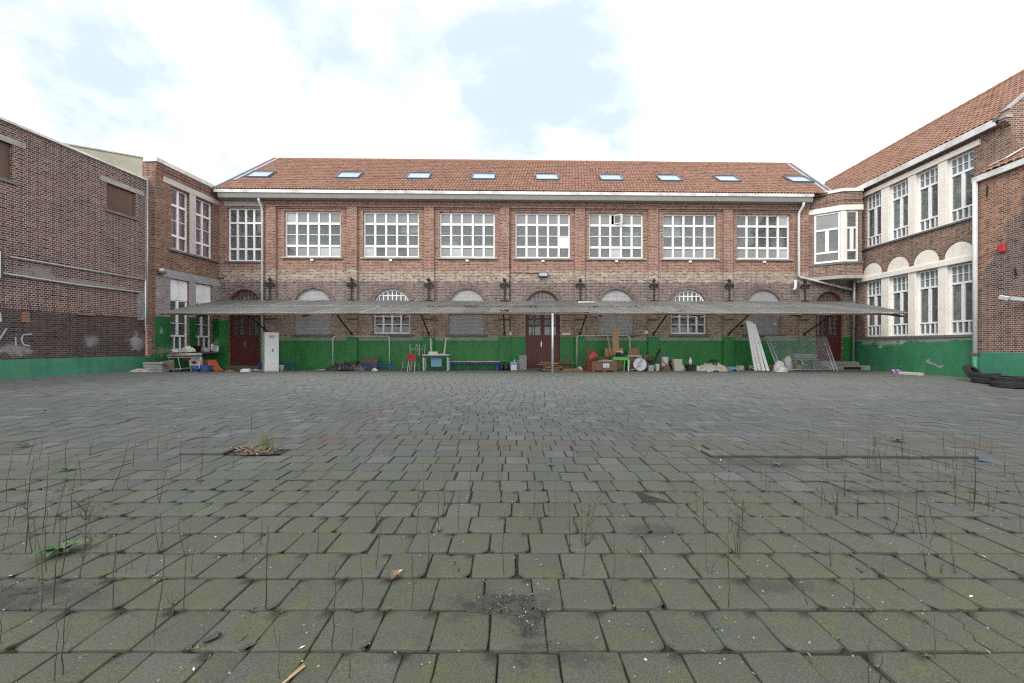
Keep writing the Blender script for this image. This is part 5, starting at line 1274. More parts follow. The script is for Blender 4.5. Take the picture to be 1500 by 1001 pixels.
# bench fixed along the wall
p = P(696, 21.2); bn = thing('wall_bench', 'long blue bench with pale top under the blocked window', 'bench', p, A_MAIN)
MB().box(-1.3, 1.3, -.2, .15, .40, .45).build('seat', M['concrete_lt'], bn, bevel=.006); MB().box(-1.28, 1.28, -.17, -.14, .30, .397).build('apron', M['blue_dk'], bn)
for x in (-1.15, 0, 1.15): MB().box(x-.03, x+.03, -.13, .12, 0, .397).build('support', M['blue_dk'], bn)
def bucket(px, y, r, h, mat, name, label, cat, n=16):
    return one(name, MB().lathe([(r*.78,0),(r,h),(r*1.05,h),(r*.93,h),(r*.7,.03)], n), M[mat], label, cat, P(px, y), smooth=False)
bucket(728, 20.6, .12, .26, 'blue', 'blue_bucket', 'small deep blue bucket by the bench end', 'bucket')
for k, (px, y) in enumerate(((735, 20.6), (738.5, 20.75), (741, 20.5), (744.5, 20.7), (748, 20.55))):
    o = one('bottle', MB().lathe([(.055,0),(.06,.02),(.06,.2),(.022,.29),(.02,.36),(.025,.37),(.018,.37)], 12), M['bottle'] if k != 3 else M['black'], ['leftmost dark bottle of the cluster at the bench end','second dark bottle from the left in the cluster','middle dark bottle of the cluster by the canister','black matt bottle in the dark bottle cluster','rightmost dark bottle, beside the white canister'][k], 'bottle', P(px, y), smooth=True, group='dark bottles by the crate')
    o.scale = (1.6, 1.6, 1.15)
p = P(752, 20.6); ct = thing('white_canister', 'pale blue and white canister near the central door', 'canister', p, .1)
MB().box(-.16, .16, -.13, .13, 0, .30).build('body', M['wplas'], ct, bevel=.02); MB().box(-.165, .165, -.135, .135, .302, .44).build('top', M['blue_lt'], ct, bevel=.02); MB().lathe([(.035,.44),(.035,.54),(.02,.56)], 10, (.06, 0, 0)).build('cap', M['wplas'], ct)
for k, (px, w, h, y) in enumerate(((762, .34, .52, 20.95), (766, .38, .76, 20.85))):
    one('grey_slab', MB().box(-w/2, w/2, -.03, .03, 0, h), M['stone_tr'], ['shorter grey slab leaning left of the central door', 'taller grey slab leaning left of the central door'][k], 'slab', P(px, y), (rad(-7), 0, 0), bevel=.008)
# flattened boards by the central door
bp = thing('board_pile', 'pile of brown flattened boards right of the central door', 'board pile', P(808, 20.1), 0)
for k in range(8):
    MB().box(-.44, .44, -.3, .3, 0, .03).build('board', M['card' if k % 3 else 'wood'], bp, (R.uniform(-.1,.12)-.16*(k > 4), R.uniform(-.05,.05), .03+k*.052), (R.uniform(-.03,.05), R.uniform(-.05,.05), R.uniform(-.25,.25)))
tt = thing('old_table_top', 'dark table top propped behind the pile of brown boards', 'table top', P(823, 20.7), .05)
MB().box(-.62, .62, -.3, .3, .36, .40).build('top', M['wood_dk'], tt, (0,0,0), (rad(6), rad(-2), 0)); MB().prism_y([(-.45,.0),(.3,.0),(.5,.35),(-.5,.35)], -.1, .1).build('base', M['wood_dk'], tt)
fp = thing('flat_board', 'pair of flat brown boards on the paving below the pile', 'board', P(835, 19.9), .06)
MB().box(-.48, .42, -.26, .26, .0, .06).build('board', M['ply'], fp); MB().box(-.40, .46, -.24, .25, .062, .12).build('board', M['card'], fp, rot=(0,rad(-2),.08))
one('dark_bag', crumple(0, .24, .2, .26, 9, .35), M['tarp'], 'dark bag behind the brown boards at the central door', 'bag', P(799, 20.6))
one('leaning_plank', MB().box(-.1, .1, -.02, .02, 0, 1.15), M['wood_dk'], 'short brown plank leaning in front of the right goal post', 'plank', P(856.5, 20.7), (rad(-8), rad(12), 0))
one('thin_stick', MB().tube([(0,0,0), (.9,.25,.42)], .012, 5), M['wood'], 'thin stick slanting up beside the leaning plank', 'stick', P(838, 20.5))
one('white_rag', crumple(0, .13, .1, .22, 14, .4), M['cloth'], 'pale rag at the foot of the leaning plank', 'rag', P(849.5, 20.3))
one('red_jerrycan', MB().box(-.07,.07,-.05,.05,0,.24).box(-.02,.04,-.02,.02,.24,.3), M['red'], 'small red can left of the big plywood crate', 'can', P(863, 20.15), bevel=.01)
one('grey_cone', MB().lathe([(.2,0),(.05,.5),(.02,.62)], 12), M['foam'], 'pale grey cone behind the plywood crate', 'cone', P(866, 20.6))
# plywood crate with junk
p = P(883, 19.95); cr = thing('plywood_crate', 'big brown plywood crate with a white paper label, full of junk', 'crate', p, rad(-2))
for a in ((-.6,.6,-.38,-.36,.06,.5), (-.6,.6,.36,.38,.06,.5), (-.6,-.58,-.358,.358,.06,.5), (.58,.6,-.358,.358,.06,.5), (-.58,.58,-.358,.358,.06,.08)): MB().box(*a).build('panel', M['ply'], cr)
for x in (-.5, 0, .5): MB().box(x-.06, x+.06, -.37, .37, 0, .058).build('skid', M['wood_dk'], cr)
lbw = MB().box(-.06, .24, -.386, -.381, .20, .40).build('paper_label', M['wplas'], cr)
for k in range(4): MB().box(-.03, .21-.04*k, -.3885, -.3865, .24+.035*k, .248+.035*k).build('print_line', M['foam'], lbw)
one('red_tub', MB().lathe([(.14,0),(.2,.36),(.21,.37),(.18,.36),(.12,.03)], 16), M['pink'], 'faded red tub tipped on its side in the plywood crate', 'tub', p+Vector((-.62, -.05, .62)), (rad(15), rad(52), 0), smooth=False)
one('yellow_net', crumple(0, .3, .2, .16, 21, .5), M['grass_dry'], 'yellowish netting heaped on top of the plywood crate', 'netting', p+Vector((.08, .1, .46)))
one('grey_sheet', crumple(0, .42, .24, .10, 22, .5), M['sack_grey'], 'grey plastic lying across the plywood crate', 'plastic', p+Vector((.12, -.1, .46)))
for k, (dx, a, L, lb) in enumerate(((-.1, .25, .8, 'lower brown stick across the plywood crate'), (.15, -.15, .7, 'upper brown stick across the plywood crate'))):
    one('brown_stick', MB().bar((-L/2,0,0), (L/2,0,.12), .06, .03), M['wood_dk'], lb, 'stick', p+Vector((dx, .15*k, .60+.06*k)), (0, 0, a))
one('grey_carton', MB().box(-.2,.2,-.2,.2,0,.55), M['card'], 'plain carton standing behind the left end of the plywood crate', 'carton', P(866.5, 20.45), bevel=.006)
# boards and green table
one('tall_board', MB().box(-.165, .165, -.015, .015, 0, 1.35), M['wood'], 'tall pale chipboard panel leaning above the green table', 'board', P(902.3, 20.75)+Vector((0,0,.78)), (rad(-6), 0, 0))
one('thin_lath', MB().box(-.035, .035, -.015, .015, 0, 2.0), M['wood'], 'thin pale lath slanting left of the tall chipboard panel', 'lath', P(900, 20.6)+Vector((0,0,.1)), (rad(-6), rad(-11), 0))
bx = thing('chipboard_panel', 'wide pale chipboard panel standing behind the green table', 'board', P(899, 20.95), 0); MB().box(-.44, .5, -.015, .015, 0, 1.12).build('panel', M['wood'], bx, rot=(rad(-3),0,0))
one('cardboard_sheet', MB().prism_y([(-.3,0),(.32,0),(.3,.75),(.22,.98),(-.12,.96),(-.3,.8)], -.012, .012), M['card'], 'upright cardboard sheet right of the tall panel', 'cardboard', P(929, 20.9)+Vector((0,0,.15)), (rad(-5), 0, 0))
p = P(907.5, 20.15); gt = thing('green_table', 'small bright green school table with a black tub on top', 'table', p, rad(3))
MB().box(-.42, .42, -.28, .28, .69, .72).build('table_top', M['wood_dk'], gt); MB().box(-.40, .40, -.275, -.25, .55, .685).build('apron', M['lime'], gt)
MB().box(-.4, -.37, -.24, .26, .55, .685).box(.37, .4, -.24, .26, .55, .685).build('side_apron', M['lime'], gt)
MB().bar((-.36, -.2, .55), (-.05, -.15, 0), .05).build('leg', M['wood_dk'], gt)
MB().bar((.17, -.25, .55), (.14, -.22, 0), .06).build('leg', M['lime'], gt); MB().bar((.37, -.25, .55), (.36, -.25, 0), .06).build('leg', M['wplas'], gt); MB().bar((-.37, .24, .55), (-.37, .24, 0), .05).build('leg', M['lime'], gt)
q = p+Vector((.02, -.02, .722)); one('black_tub', MB().add([(x*sx,y*sy,z) for x,y,z in ((.17,.13,0),(.21,.16,.2),(.19,.14,.2),(.15,.11,.02)) for sx,sy in ((-1,-1),(1,-1),(1,1),(-1,1))], [(3,2,1,0)]+[(r_*4+k,r_*4+(k+1)%4,r_*4+4+(k+1)%4,r_*4+4+k) for r_ in range(3) for k in range(4)]+[(12,13,14,15)]), M['black'], 'black tub filled with pale rags on the green table', 'tub', q)
one('rag_heap', crumple(0, .2, .14, .14, 30, .5), M['cloth'], 'pale rags heaped in the black tub on the green table', 'rags', q+Vector((0,0,.13)))
one('red_box', MB().box(-.17,.17,-.1,.1,0,.22), M['red'], 'red box just left of the green table', 'box', P(892.5, 20.5)+Vector((0,0,.5)), bevel=.008) if False else one('red_box', MB().box(-.17,.17,-.1,.1,0,.70), M['redbox'], 'tall red box between the crate and the green table', 'box', P(892.5, 20.6), bevel=.008)
one('cardboard_box', MB().prism_y([(-.24,0),(.27,0),(.3,.62),(-.22,.66)], -.16, .16), M['card'], 'brown cardboard box right of the green table', 'box', P(927.5, 20.45))
wt_ = thing('white_table', 'white table top and leg behind the brown cardboard box', 'table', P(928, 20.75), 0); MB().box(-.36, .36, -.2, .2, .70, .74).build('table_top', M['wplas'], wt_); MB().bar((.33, -.15, .70), (.45, -.18, 0), .06).build('leg', M['wplas'], wt_); MB().bar((-.33, -.15, .70), (-.33, -.15, 0), .06).build('leg', M['wplas'], wt_)
# steel drum end, chair
p = P(937.5, 19.9); dr = thing('steel_drum', 'round grey steel drum lid standing on edge by the cardboard', 'drum', p, rad(-6))
MB().lathe([(.33,-.05),(.345,-.03),(.345,.0),(.33,.02),(.31,.0),(.30,-.015),(.12,-.02),(.1,.0),(.02,.0)], 28).build('disc', M['steel'], dr, (0, 0, .345), (rad(82), 0, 0), smooth=False)
MB().bar((-.16, -.03, .1), (.12, -.03, .58), .09, .02, up=(0,1,0)).build('strap', M['concrete_lt'], dr)
p = P(952, 20.25); oc = thing('office_chair', 'broken black office chair tilted beside the steel drum', 'chair', p, rad(-30))
MB().box(-.24, .24, -.24, .24, .44, .53).build('seat', M['black'], oc, rot=(0, rad(6), 0), bevel=.04); 
bk = MB().box(-.035, .035, -.2, .2, .0, .62); bk.build('backrest', M['black'], oc, (.24, 0, .52), (0, rad(22), 0), bevel=.03)
MB().tube([(0,0,.46),(0,0,.12)], .03, 8).build('stem', M['pipe_dark'], oc)
for k in range(5): a = k*1.257; MB().bar((0,0,.12), (.27*math.cos(a), .27*math.sin(a), .06), .045, .035).build('foot', M['black'], oc)
for s in (-1, 1): MB().tube([(-.1,s*.25,.48),(-.1,s*.29,.66),(.12,s*.29,.66)], .018, 6).build('armrest', M['black'], oc)
one('small_carton', MB().box(-.19,.19,-.15,.15,0,.78), M['card'], 'brown carton behind the black office chair', 'carton', P(947, 20.85), bevel=.006)
bucket(962.5, 20.3, .13, .34, 'wplas', 'white_bucket', 'white bucket right of the black office chair', 'bucket')
one('grey_tub', MB().box(-.14,.14,-.12,.12,0,.3), M['foam'], 'grey box under the black office chair', 'box', P(953, 20.0), bevel=.015)
p = P(973.5, 20.6); gb_ = thing('laundry_bin', 'tall pale grey bin with blue handle and red strap', 'bin', p, .05)
MB().lathe([(.15,0),(.19,.66),(.2,.68),(.17,.66),(.13,.03)], 16).build('bin', M['cabinet'], gb_); MB().tube([(-.02,-.16,.66),(.06,-.17,.84),(.18,-.1,.84),(.2,0,.66)], .018, 7).build('handle', M['blue'], gb_); MB().tube([(-.2,-.16,.66),(-.28,-.18,.5),(-.1,-.21,.42),(.12,-.22,.2)], .022, 7).build('strap', M['redbox'], gb_)
one('brown_cushion', crumple(0, .22, .16, .3, 33, .3), M['wood_dk'], 'brown cushion lying between the grey bin and the beige bin', 'cushion', P(976, 20.1))
one('dark_bag', crumple(0, .15, .15, .62, 34, .2), M['purple'] if False else M['tarp'], 'dark upright bag between the grey bin and the beige bin', 'bag', P(984.5, 20.7))
p = P(991.5, 20.3); one('beige_bin', MB().add([(x*sx,y*sy,z) for x,y,z in ((.15,.12,0),(.21,.16,.58),(.2,.15,.58),(.14,.11,.03)) for sx,sy in ((-1,-1),(1,-1),(1,1),(-1,1))], [(3,2,1,0)]+[(r_*4+k,r_*4+(k+1)%4,r_*4+4+(k+1)%4,r_*4+4+k) for r_ in range(3) for k in range(4)]+[(12,13,14,15)]), M['beige'], 'tapered beige waste bin among the clutter', 'bin', p, bevel=.01)
for k, (px, h, mat, lb) in enumerate(((998.5, .42, 'wplas', 'tall white bottle right of the beige bin'), (1001.5, .28, 'blue_lt', 'pale blue bottle right of the beige bin'), (1006, .20, 'redbox', 'squat red bottle left of the black crate'), (1004, .34, 'bottle', 'dark bottle behind the pale blue one'))):
    one('plastic_bottle', MB().lathe([(.06,0),(.065,.02),(.065,h*.65),(.025,h*.85),(.025,h)], 12), M[mat], lb, 'bottle', P(px, 20.35+.15*(k == 3)), smooth=True)
p = P(1012.5, 20.2); bc = thing('black_crate', 'black plastic crate with bottles behind', 'crate', p, .03)
MB().box(-.19,.19,-.14,.14,0,.27).build('crate', M['black'], bc, bevel=.015); MB().box(-.21,.21,-.16,.16,.272,.30).build('rim', M['black'], bc)
one('white_jug', MB().lathe([(.07,0),(.085,.2),(.04,.3),(.04,.36)], 12), M['wplas'], 'white jug on the black crate', 'jug', p+Vector((-.02, .05, .302)), smooth=True)
bucket(1022.5, 20.2, .15, .25, 'wplas', 'white_bucket', 'low white bucket right of the black crate', 'bucket')
tarp(P(1043, 20.3), .72, .42, .50, -.05, 7.7, M['cloth'], 'dust_sheet', 'heap of cream dust sheets by the wall', 'sheets')
tarp(P(1046, 19.85), .42, .16, .20, .1, 2.3, M['sack_grey'], 'plastic_wrap', 'grey plastic wrapping in front of the cream sheets', 'plastic')
one('dark_bundle', crumple(0, .24, .16, .16, 36, .5), M['tarp'], 'dark bundle on top of the cream dust sheets', 'bundle', P(1045, 20.6)+Vector((0,0,.42)))
tarp(P(1072, 20.4), .32, .2, .26, .1, 5.1, M['blue_lt'], 'blue_bag', 'pale blue plastic bag right of the cream dust sheets', 'bag')
one('maroon_rag', crumple(0, .14, .12, .16, 41, .4), M['redbox'] if False else M['door'], 'maroon rag left of the pale blue bag', 'rag', P(1061.5, 20.4))
one('pale_block', MB().box(-.16,.16,-.1,.1,0,.24), M['concrete_lt'], 'pale concrete block right of the blue bag', 'block', P(1084, 20.6), bevel=.01)
one('pale_block', MB().box(-.12,.12,-.1,.1,0,.26), M['concrete_lt'], 'pale concrete block against the white planks', 'block', P(1101.5, 20.75), bevel=.01)
one('dark_scrap', crumple(0, .17, .1, .12, 43, .5), M['tarp'], 'dark scrap on the ground left of the white planks', 'scrap', P(1097, 20.4))
for k_, mt in enumerate(('card', 'wplas', 'wood_dk', 'black', 'foam')):
    sp_ = [(P(px, y), .10, .07, .04) for px, y in ((868, 20.3), (880, 20.55), (895, 20.2), (915, 20.4), (924, 20.15), (945, 20.2), (958, 20.5), (968, 20.15), (982, 20.3), (996, 20.6), (1009, 20.5), (1028, 20.2), (1056, 20.1), (1068, 20.2), (1090, 20.5), (800, 20.3), (818, 20.2), (843, 20.2))]
    heap('wall_scraps', sp_, M[mt], ['torn cardboard scraps lying among the clutter', 'torn white scraps lying among the clutter', 'splintered wood lying among the clutter', 'black plastic scraps lying among the clutter', 'grey scraps lying among the clutter'][k_], None, 42, .085, 'stuff', 70+k_)
# white planks leaning in a fan
for k, (b, t, lb) in enumerate((((1107, 20.2), 1094.5, 'leftmost white plank of the leaning bundle'), ((1112, 20.2), 1097.5, 'second white plank from the left in the bundle'), ((1115, 20.15), 1099.5, 'middle white plank of the leaning bundle'), ((1119, 20.0), 1101.0, 'fourth white plank from the left in the bundle'), ((1125, 19.9), 1104.5, 'rightmost white plank, leaning apart from the bundle'))):
    a = P(*b); topy = 21.3; zt = [2.51, 2.50, 2.42, 2.44, 2.35][k]; q = Vector(((t-750)/FPX*topy, topy, zt))
    one('white_plank', MB().bar((0,0,0), q-a, .125, .045, up=(0,-1,.3)), M['white'], lb, 'plank', a+Vector((0,0,.02)), group='white planks leaning on the wall')
one('blue_bag', crumple(0, .17, .1, .18, 51, .4), M['blue'] if False else M['blue_lt'], 'blue bag behind the foot of the white planks', 'bag', P(1117, 20.7))
one('chip_board', MB().box(-.2,.2,-.015,.015,0,.3), M['card'], 'small brown board right of the white planks', 'board', P(1130, 20.5), (rad(-14),0,0))
# leaning mesh fence panel
bl, br_ = P(1141, 19.7), P(1227, 19.6); tl, tr_ = Vector(((1121-750)/FPX*20.9, 20.9, 1.68)), Vector(((1210-750)/FPX*20.9, 20.9, 1.68))
fpn = thing('mesh_fence_panel', 'galvanised chain-link fence panel leaning near the right door', 'fence panel', bl, 0)
O = Vector(bl); 
for d_ in (0, .16):
    MB().tube([bl-O+Vector((d_,0,0)), tl-O+Vector((d_,0,0))], .026, 8).build('frame_post', M['steel'], fpn, smooth=True); MB().tube([br_-O-Vector((d_,0,0)), tr_-O-Vector((d_,0,0))], .026, 8).build('frame_post', M['steel'], fpn, smooth=True)
MB().tube([tl-O, tr_-O], .026, 8).build('frame_rail', M['steel'], fpn, smooth=True); MB().tube([bl.lerp(tl,.05)-O, br_.lerp(tr_,.05)-O], .022, 8).build('frame_rail', M['steel'], fpn, smooth=True)
mb = MB(); nx = 27; nzz = 18
def fp_(u, v): return (bl.lerp(tl, .05+.95*v)).lerp(br_.lerp(tr_, .05+.95*v), u)-O
for i in range(-nzz, nx):
    for s in (1, -1):
        pts = []
        for j in range(nzz+1):
            u = (i+j)/nx if s > 0 else (i+nzz-j)/nx
            if 0 <= u <= 1: pts.append(fp_(u, j/nzz)+Vector((0, -.003 if (j % 2) == (s > 0) else .003, 0)))
        if len(pts) > 1: mb.tube([pts[0]]+pts[1:], .0045, 3, False)
mb.build('wire_mesh', M['steel'], fpn)
# sacks
sk = crumple(0, .26, .2, .62, 61, .3); 
for k, (px, y, h, lb, mt) in enumerate(((1141, 19.9, .52, 'white woven sack slumped before the fence panel, left one', 'sack'), (1154, 20.1, .74, 'taller grey-white sack standing beside the slumped one', 'sack_grey'), (1146, 19.6, .26, 'white sack end spilling onto the paving', 'sack'))):
    one('sack', crumple(0, [.26,.25,.36][k], .2, h, 61+k*3, .3), M[mt], lb, 'sack', P(px, y), (0,0,.3*k), smooth=True)
# stone trough on legs
p = P(1174.5, 20.55); tg = thing('stone_sink', 'rough grey stone sink on a metal stand behind the mesh panel', 'sink', p, .02)
for a in ((-.56,.56,-.26,-.2,.62,.84), (-.56,.56,.2,.26,.62,.84), (-.56,-.5,-.199,.199,.62,.84), (.5,.56,-.199,.199,.62,.84), (-.5,.5,-.199,.199,.62,.68)): MB().box(*a).build('side', M['stone_tr'], tg)
MB().box(-.62,.66,-.28,.28,.54,.6).build('frame', M['steel'], tg)
for x in (-.45, .45):
    for y in (-.2, .2): MB().box(x-.025,x+.025,y-.025,y+.025,0,.54).build('leg', M['steel'], tg)
MB().tube([(-.05,-.1,.54),(-.05,-.1,.34),(.05,-.12,.3)], .03, 7).build('drain', M['wplas'], tg)
one('orange_ball', MB().lathe([(.03,0),(.11,.04),(.16,.13),(.15,.22),(.08,.3),(.02,.31)], 16), M['terra'], 'orange clay pot under the stone sink', 'pot', P(1170.5, 20.2), smooth=True)
one('blue_scrap', MB().box(-.12,.12,-.06,.06,0,.04), M['blue'], 'small blue scrap on the ground by the mesh panel', 'scrap', P(1181, 19.9))
# right side
p = P(1312.5, 18.1); pp = thing('purple_pot_tray', 'purple and white flower pot tray by the right wing', 'pot tray', p, rad(-75))
MB().box(-.07, .07, -.22, .22, 0, .16).build('tray', M['purple'], pp, bevel=.015)
for k in range(4): MB().lathe([(.045,.02),(.055,.19)], 10, (0, -.16+.107*k, 0)).build('pot', M['purple'] if k % 2 else M['sack'], pp)
p = P(1334, 17.5); one('kerb_stone', MB().box(-.1,.1,-.45,.45,0,.12), M['concrete_lt'], 'loose pale kerb stone lying along the right wing wall', 'kerb stone', p, (0,0,rad(4)), bevel=.015)
# tyres
def tyre_mb(ro, ri, w):
    pr = [(ri,-w*.42),(ri+.04,-w*.5),(ro-.05,-w*.5),(ro-.008,-w*.38)]
    for k in range(5):
        z = -w*.38+w*.76*k/5; pr += [(ro, z+.004), (ro, z+w*.13), (ro-.012, z+w*.135), (ro-.012, z+w*.15)]
    pr += [(ro-.008,w*.38),(ro-.05,w*.5),(ri+.04,w*.5),(ri,w*.42),(ri+.03,w*.3),(ri+.03,-w*.3),(ri,-w*.42)]
    return MB().lathe(pr, 40, cap=False)
TY = {}
def tyre(loc, rot, ro, w, label):
    k = (ro, w)
    if k not in TY: TY[k] = tyre_mb(ro, ro*.58, w).mesh('tyre', M['rubber'], False)
    return tag(link('tyre', TY[k], None, loc, rot), label, 'tyre', 'old tyres against the right wall')
ro_, w_ = .36, .19
def TP(px, y, k): return P(px, y, w_*.5+.005+k*(w_*.86))
tyre(TP(1444, 14.55, 0), (rad(2), 0, 0), ro_, w_, 'lower tyre of the middle pair of stacked tyres'); tyre(TP(1444.5, 14.6, 1), (rad(-3), rad(2), 1), ro_*.97, w_*.85, 'upper tyre of the middle pair of stacked tyres')
tyre(P(1426.5, 14.95, .29), (rad(54), 0, rad(22)), ro_, w_, 'tyre standing tilted against the middle pair')
tyre(TP(1476, 13.6, 0), (0, 0, 2), ro_*1.12, w_*1.1, 'lower tyre of the pair nearest the photo edge'); tyre(TP(1476.5, 13.65, 1.1), (rad(2), rad(-2), .4), ro_*1.08, w_*.8, 'upper tyre of the pair nearest the photo edge')
tyre(TP(1513, 13.5, 0), (0, 0, 1.2), ro_*1.1, w_, 'tyre lying cut off by the right photo edge'); tyre(TP(1513.5, 13.55, 1), (rad(2), 0, 0), ro_*1.05, w_*.9, 'upper tyre cut off by the right photo edge')
# scraps in the yard
p = G(1431, 676); one('blue_wrapper', bent(.05, .13, .028, .004), M['blue_lt'] if False else M['blue'], 'bright blue plastic wrapper lying on the paving', 'wrapper', p, (0,0,rad(-15)))
def lifted(px0, px1, py, label):
    pass

# ---------------------------------------------------------------- soil patches, weeds and litter
def patch(px, py, rx, ry, h, seed, label):
    c = G(px, py); vs = []; fs = []; K = 26; L = 6; o3 = Vector((seed*2.1, seed, 0))
    for j in range(L+1):
        t = j/L
        for k in range(K):
            a = 2*math.pi*k/K; rr = (1-t)*(1+.55*noise.noise(Vector((math.cos(a)*1.6, math.sin(a)*1.6, seed)))+.2*noise.noise(Vector((math.cos(a)*5, math.sin(a)*5, seed))))
            vs.append((math.cos(a)*rx*.62*rr, math.sin(a)*ry*.62*rr, -.001+h*min(1, t*1.6)*(.8+.5*noise.noise(Vector((a*2, t*4, seed))))))
    for j in range(L):
        for k in range(K): fs.append((j*K+k, j*K+(k+1)%K, (j+1)*K+(k+1)%K, (j+1)*K+k))
    fs.append(tuple(L*K+k for k in range(K)))
    return tag(MB().add(vs, fs).build('soil_patch', M['dirt'], None, c, smooth=True), label, None, None, 'stuff')
patch(738, 886, .30, .13, .012, 1, 'dark soil washed over the slabs in the foreground'); patch(775, 908, .08, .2, .010, 2, 'dark soil filling a wide joint')
patch(40, 872, .40, .15, .012, 3, 'dark soil at the left edge of the paving'); patch(372, 664, .42, .15, .035, 4, 'soil and bark where slabs are missing')
def scatter(name, n, fn, mat, label, seed, kind='stuff'):
    r = random.Random(seed); vs = []; fs = []
    for _ in range(n):
        it = fn(r)
        if it is None: continue
        b = len(vs); vs += it[0]; fs += [tuple(b+i for i in f) for f in it[1]]
    return tag(MB().add(vs, fs).build(name, mat), label, None, None, kind)
def leaflet(r, c, L, w, tilt):
    a = r.random()*6.283; d = Vector((math.cos(a), math.sin(a), 0)); s = Vector((-d.y, d.x, 0)); u = Vector((0,0,1))
    p0 = c; p1 = c+d*L*.5*math.cos(tilt)+u*L*.55*math.sin(tilt); p2 = c+d*L*math.cos(tilt*.6)+u*L*math.sin(tilt)*.75
    return [p0, p1+s*w/2, p2, p1-s*w/2], [(0,1,2,3)]
def along(r):
    x, y0, d, g = joints[r.randrange(len(joints))]
    if r.random() < .55: return Vector((x+r.uniform(-1,1)*g*.5, y0+r.random()*d, 0))
    return Vector((x-r.random()*TW, y0+r.uniform(-.004,.004), 0))
near_j = [j for j in joints if j[1] < 4.2]
def along_near(r):
    x, y0, d, g = near_j[r.randrange(len(near_j))]
    if r.random() < .6: return Vector((x+r.uniform(-1,1)*g*.5, y0+r.random()*d, -.006))
    return Vector((x-r.random()*TW, y0+r.uniform(-.005,.005), -.006))
cl = [0]
def moss_fn(r):
    if cl[0] <= 0 or not hasattr(moss_fn, 'c'): moss_fn.c = along_near(r); cl[0] = r.choice((4, 8, 14, 22)); moss_fn.k = noise.noise(moss_fn.c*2.2)
    cl[0] -= 1
    if moss_fn.k < -.05: return None
    c = moss_fn.c+Vector((r.gauss(0, .012), r.gauss(0, .008), r.uniform(0, .004))); return leaflet(r, c, r.uniform(.004, .012), r.uniform(.003, .007), r.uniform(.3, 1.2))
scatter('joint_moss', 9000, moss_fn, M['moss'], 'moss tufts growing in the paving joints', 5)
def weed_fn(r):
    if weed_fn.n <= 0: weed_fn.c = along_near(r); weed_fn.n = r.randint(5, 12)
    weed_fn.n -= 1; c = weed_fn.c+Vector((r.gauss(0,.007), r.gauss(0,.006), .002)); return leaflet(r, c, r.uniform(.008,.024), r.uniform(.004,.009), r.uniform(.4,1.3))
weed_fn.n = 0
scatter('joint_weeds', 1300, weed_fn, M['leaf_lt'], 'tiny green weeds sprouting along the paving joints', 6)
def far_weed(r):
    x = r.uniform(-14, 16); y = 21.4-abs(r.gauss(0, .35)) if r.random() < .5 else r.uniform(5, 20)
    if abs(x) > 1.25*y: return None
    return leaflet(r, Vector((x, y, gz(x, y)+.002)), r.uniform(.02,.07), r.uniform(.01,.03), r.uniform(.3,1.2))
scatter('yard_weeds', 700, far_weed, M['leaf_lt'], 'scattered weeds and grass at the foot of the walls', 16)
def flake(r):
    y = 1.5+r.random()**1.7*12; x = r.uniform(-1.25, 1.25)*y; c = Vector((x, y, gz(x, y)+.003)); return leaflet(r, c, r.uniform(.012,.03)*(1+.12*y), r.uniform(.006,.012)*(1+.12*y), r.uniform(0,.35))
scatter('fallen_leaves', 150, flake, M['dead'], 'dry leaf fragments scattered on the paving', 8)
scatter('pale_litter', 34, flake, M['litter'], 'tiny pale scraps scattered on the paving', 9)
def pebble(r):
    y = 1.5+r.random()*3; x = r.uniform(-1.25,1.25)*y; s = r.uniform(.0015,.005); c = Vector((x, y, gz(x,y)))
    return [c+Vector((-s,-s,0)), c+Vector((s,-s*.7,0)), c+Vector((s*.8,s,0)), c+Vector((-s,s*.8,0)), c+Vector((0,0,s*1.4))], [(0,1,4),(1,2,4),(2,3,4),(3,0,4)]
scatter('grit', 450, pebble, M['stone_tr'], 'loose grit on the paving', 10)
def bark(r):
    c = G(372+r.gauss(0, 18), 664+r.gauss(0, 3.0)); c.z += .03; return leaflet(r, c, r.uniform(.03,.07), r.uniform(.015,.03), r.uniform(0,.5))
scatter('bark_chips', 170, bark, M['dead'], 'bark chips on the soil patch where slabs are missing', 12)
def patch_bits(r):
    a, b, sx, sy = r.choice(((738,886,24,8),(738,886,24,8),(775,908,7,14),(40,872,26,7),(738,890,12,5)))
    c = G(a+r.gauss(0, sx), b+r.gauss(0, sy)); c.z += .004; return leaflet(r, c, r.uniform(.004,.016), r.uniform(.003,.009), r.uniform(.1,1.0))
scatter('patch_grit', 420, patch_bits, M['soil'], 'crumbs of soil around the dirt patches', 31); scatter('patch_weeds', 90, patch_bits, M['leaf_lt'], 'tiny weeds on the dirt patches', 32); scatter('patch_chips', 60, patch_bits, M['stone_tr'], 'small stone chips on the dirt patches', 33)
def wall_grit(r):
    x = r.uniform(-11, 15); y = 20.9-abs(r.gauss(0, .5)); return leaflet(r, Vector((x, y, .005)), r.uniform(.02,.07), r.uniform(.02,.05), r.uniform(0,.5))
scatter('wall_litter', 170, wall_grit, M['litter'], 'pale scraps lying along the foot of the school wall', 14)
scatter('wall_dirt', 200, wall_grit, M['dead'], 'brown debris lying along the foot of the school wall', 15)
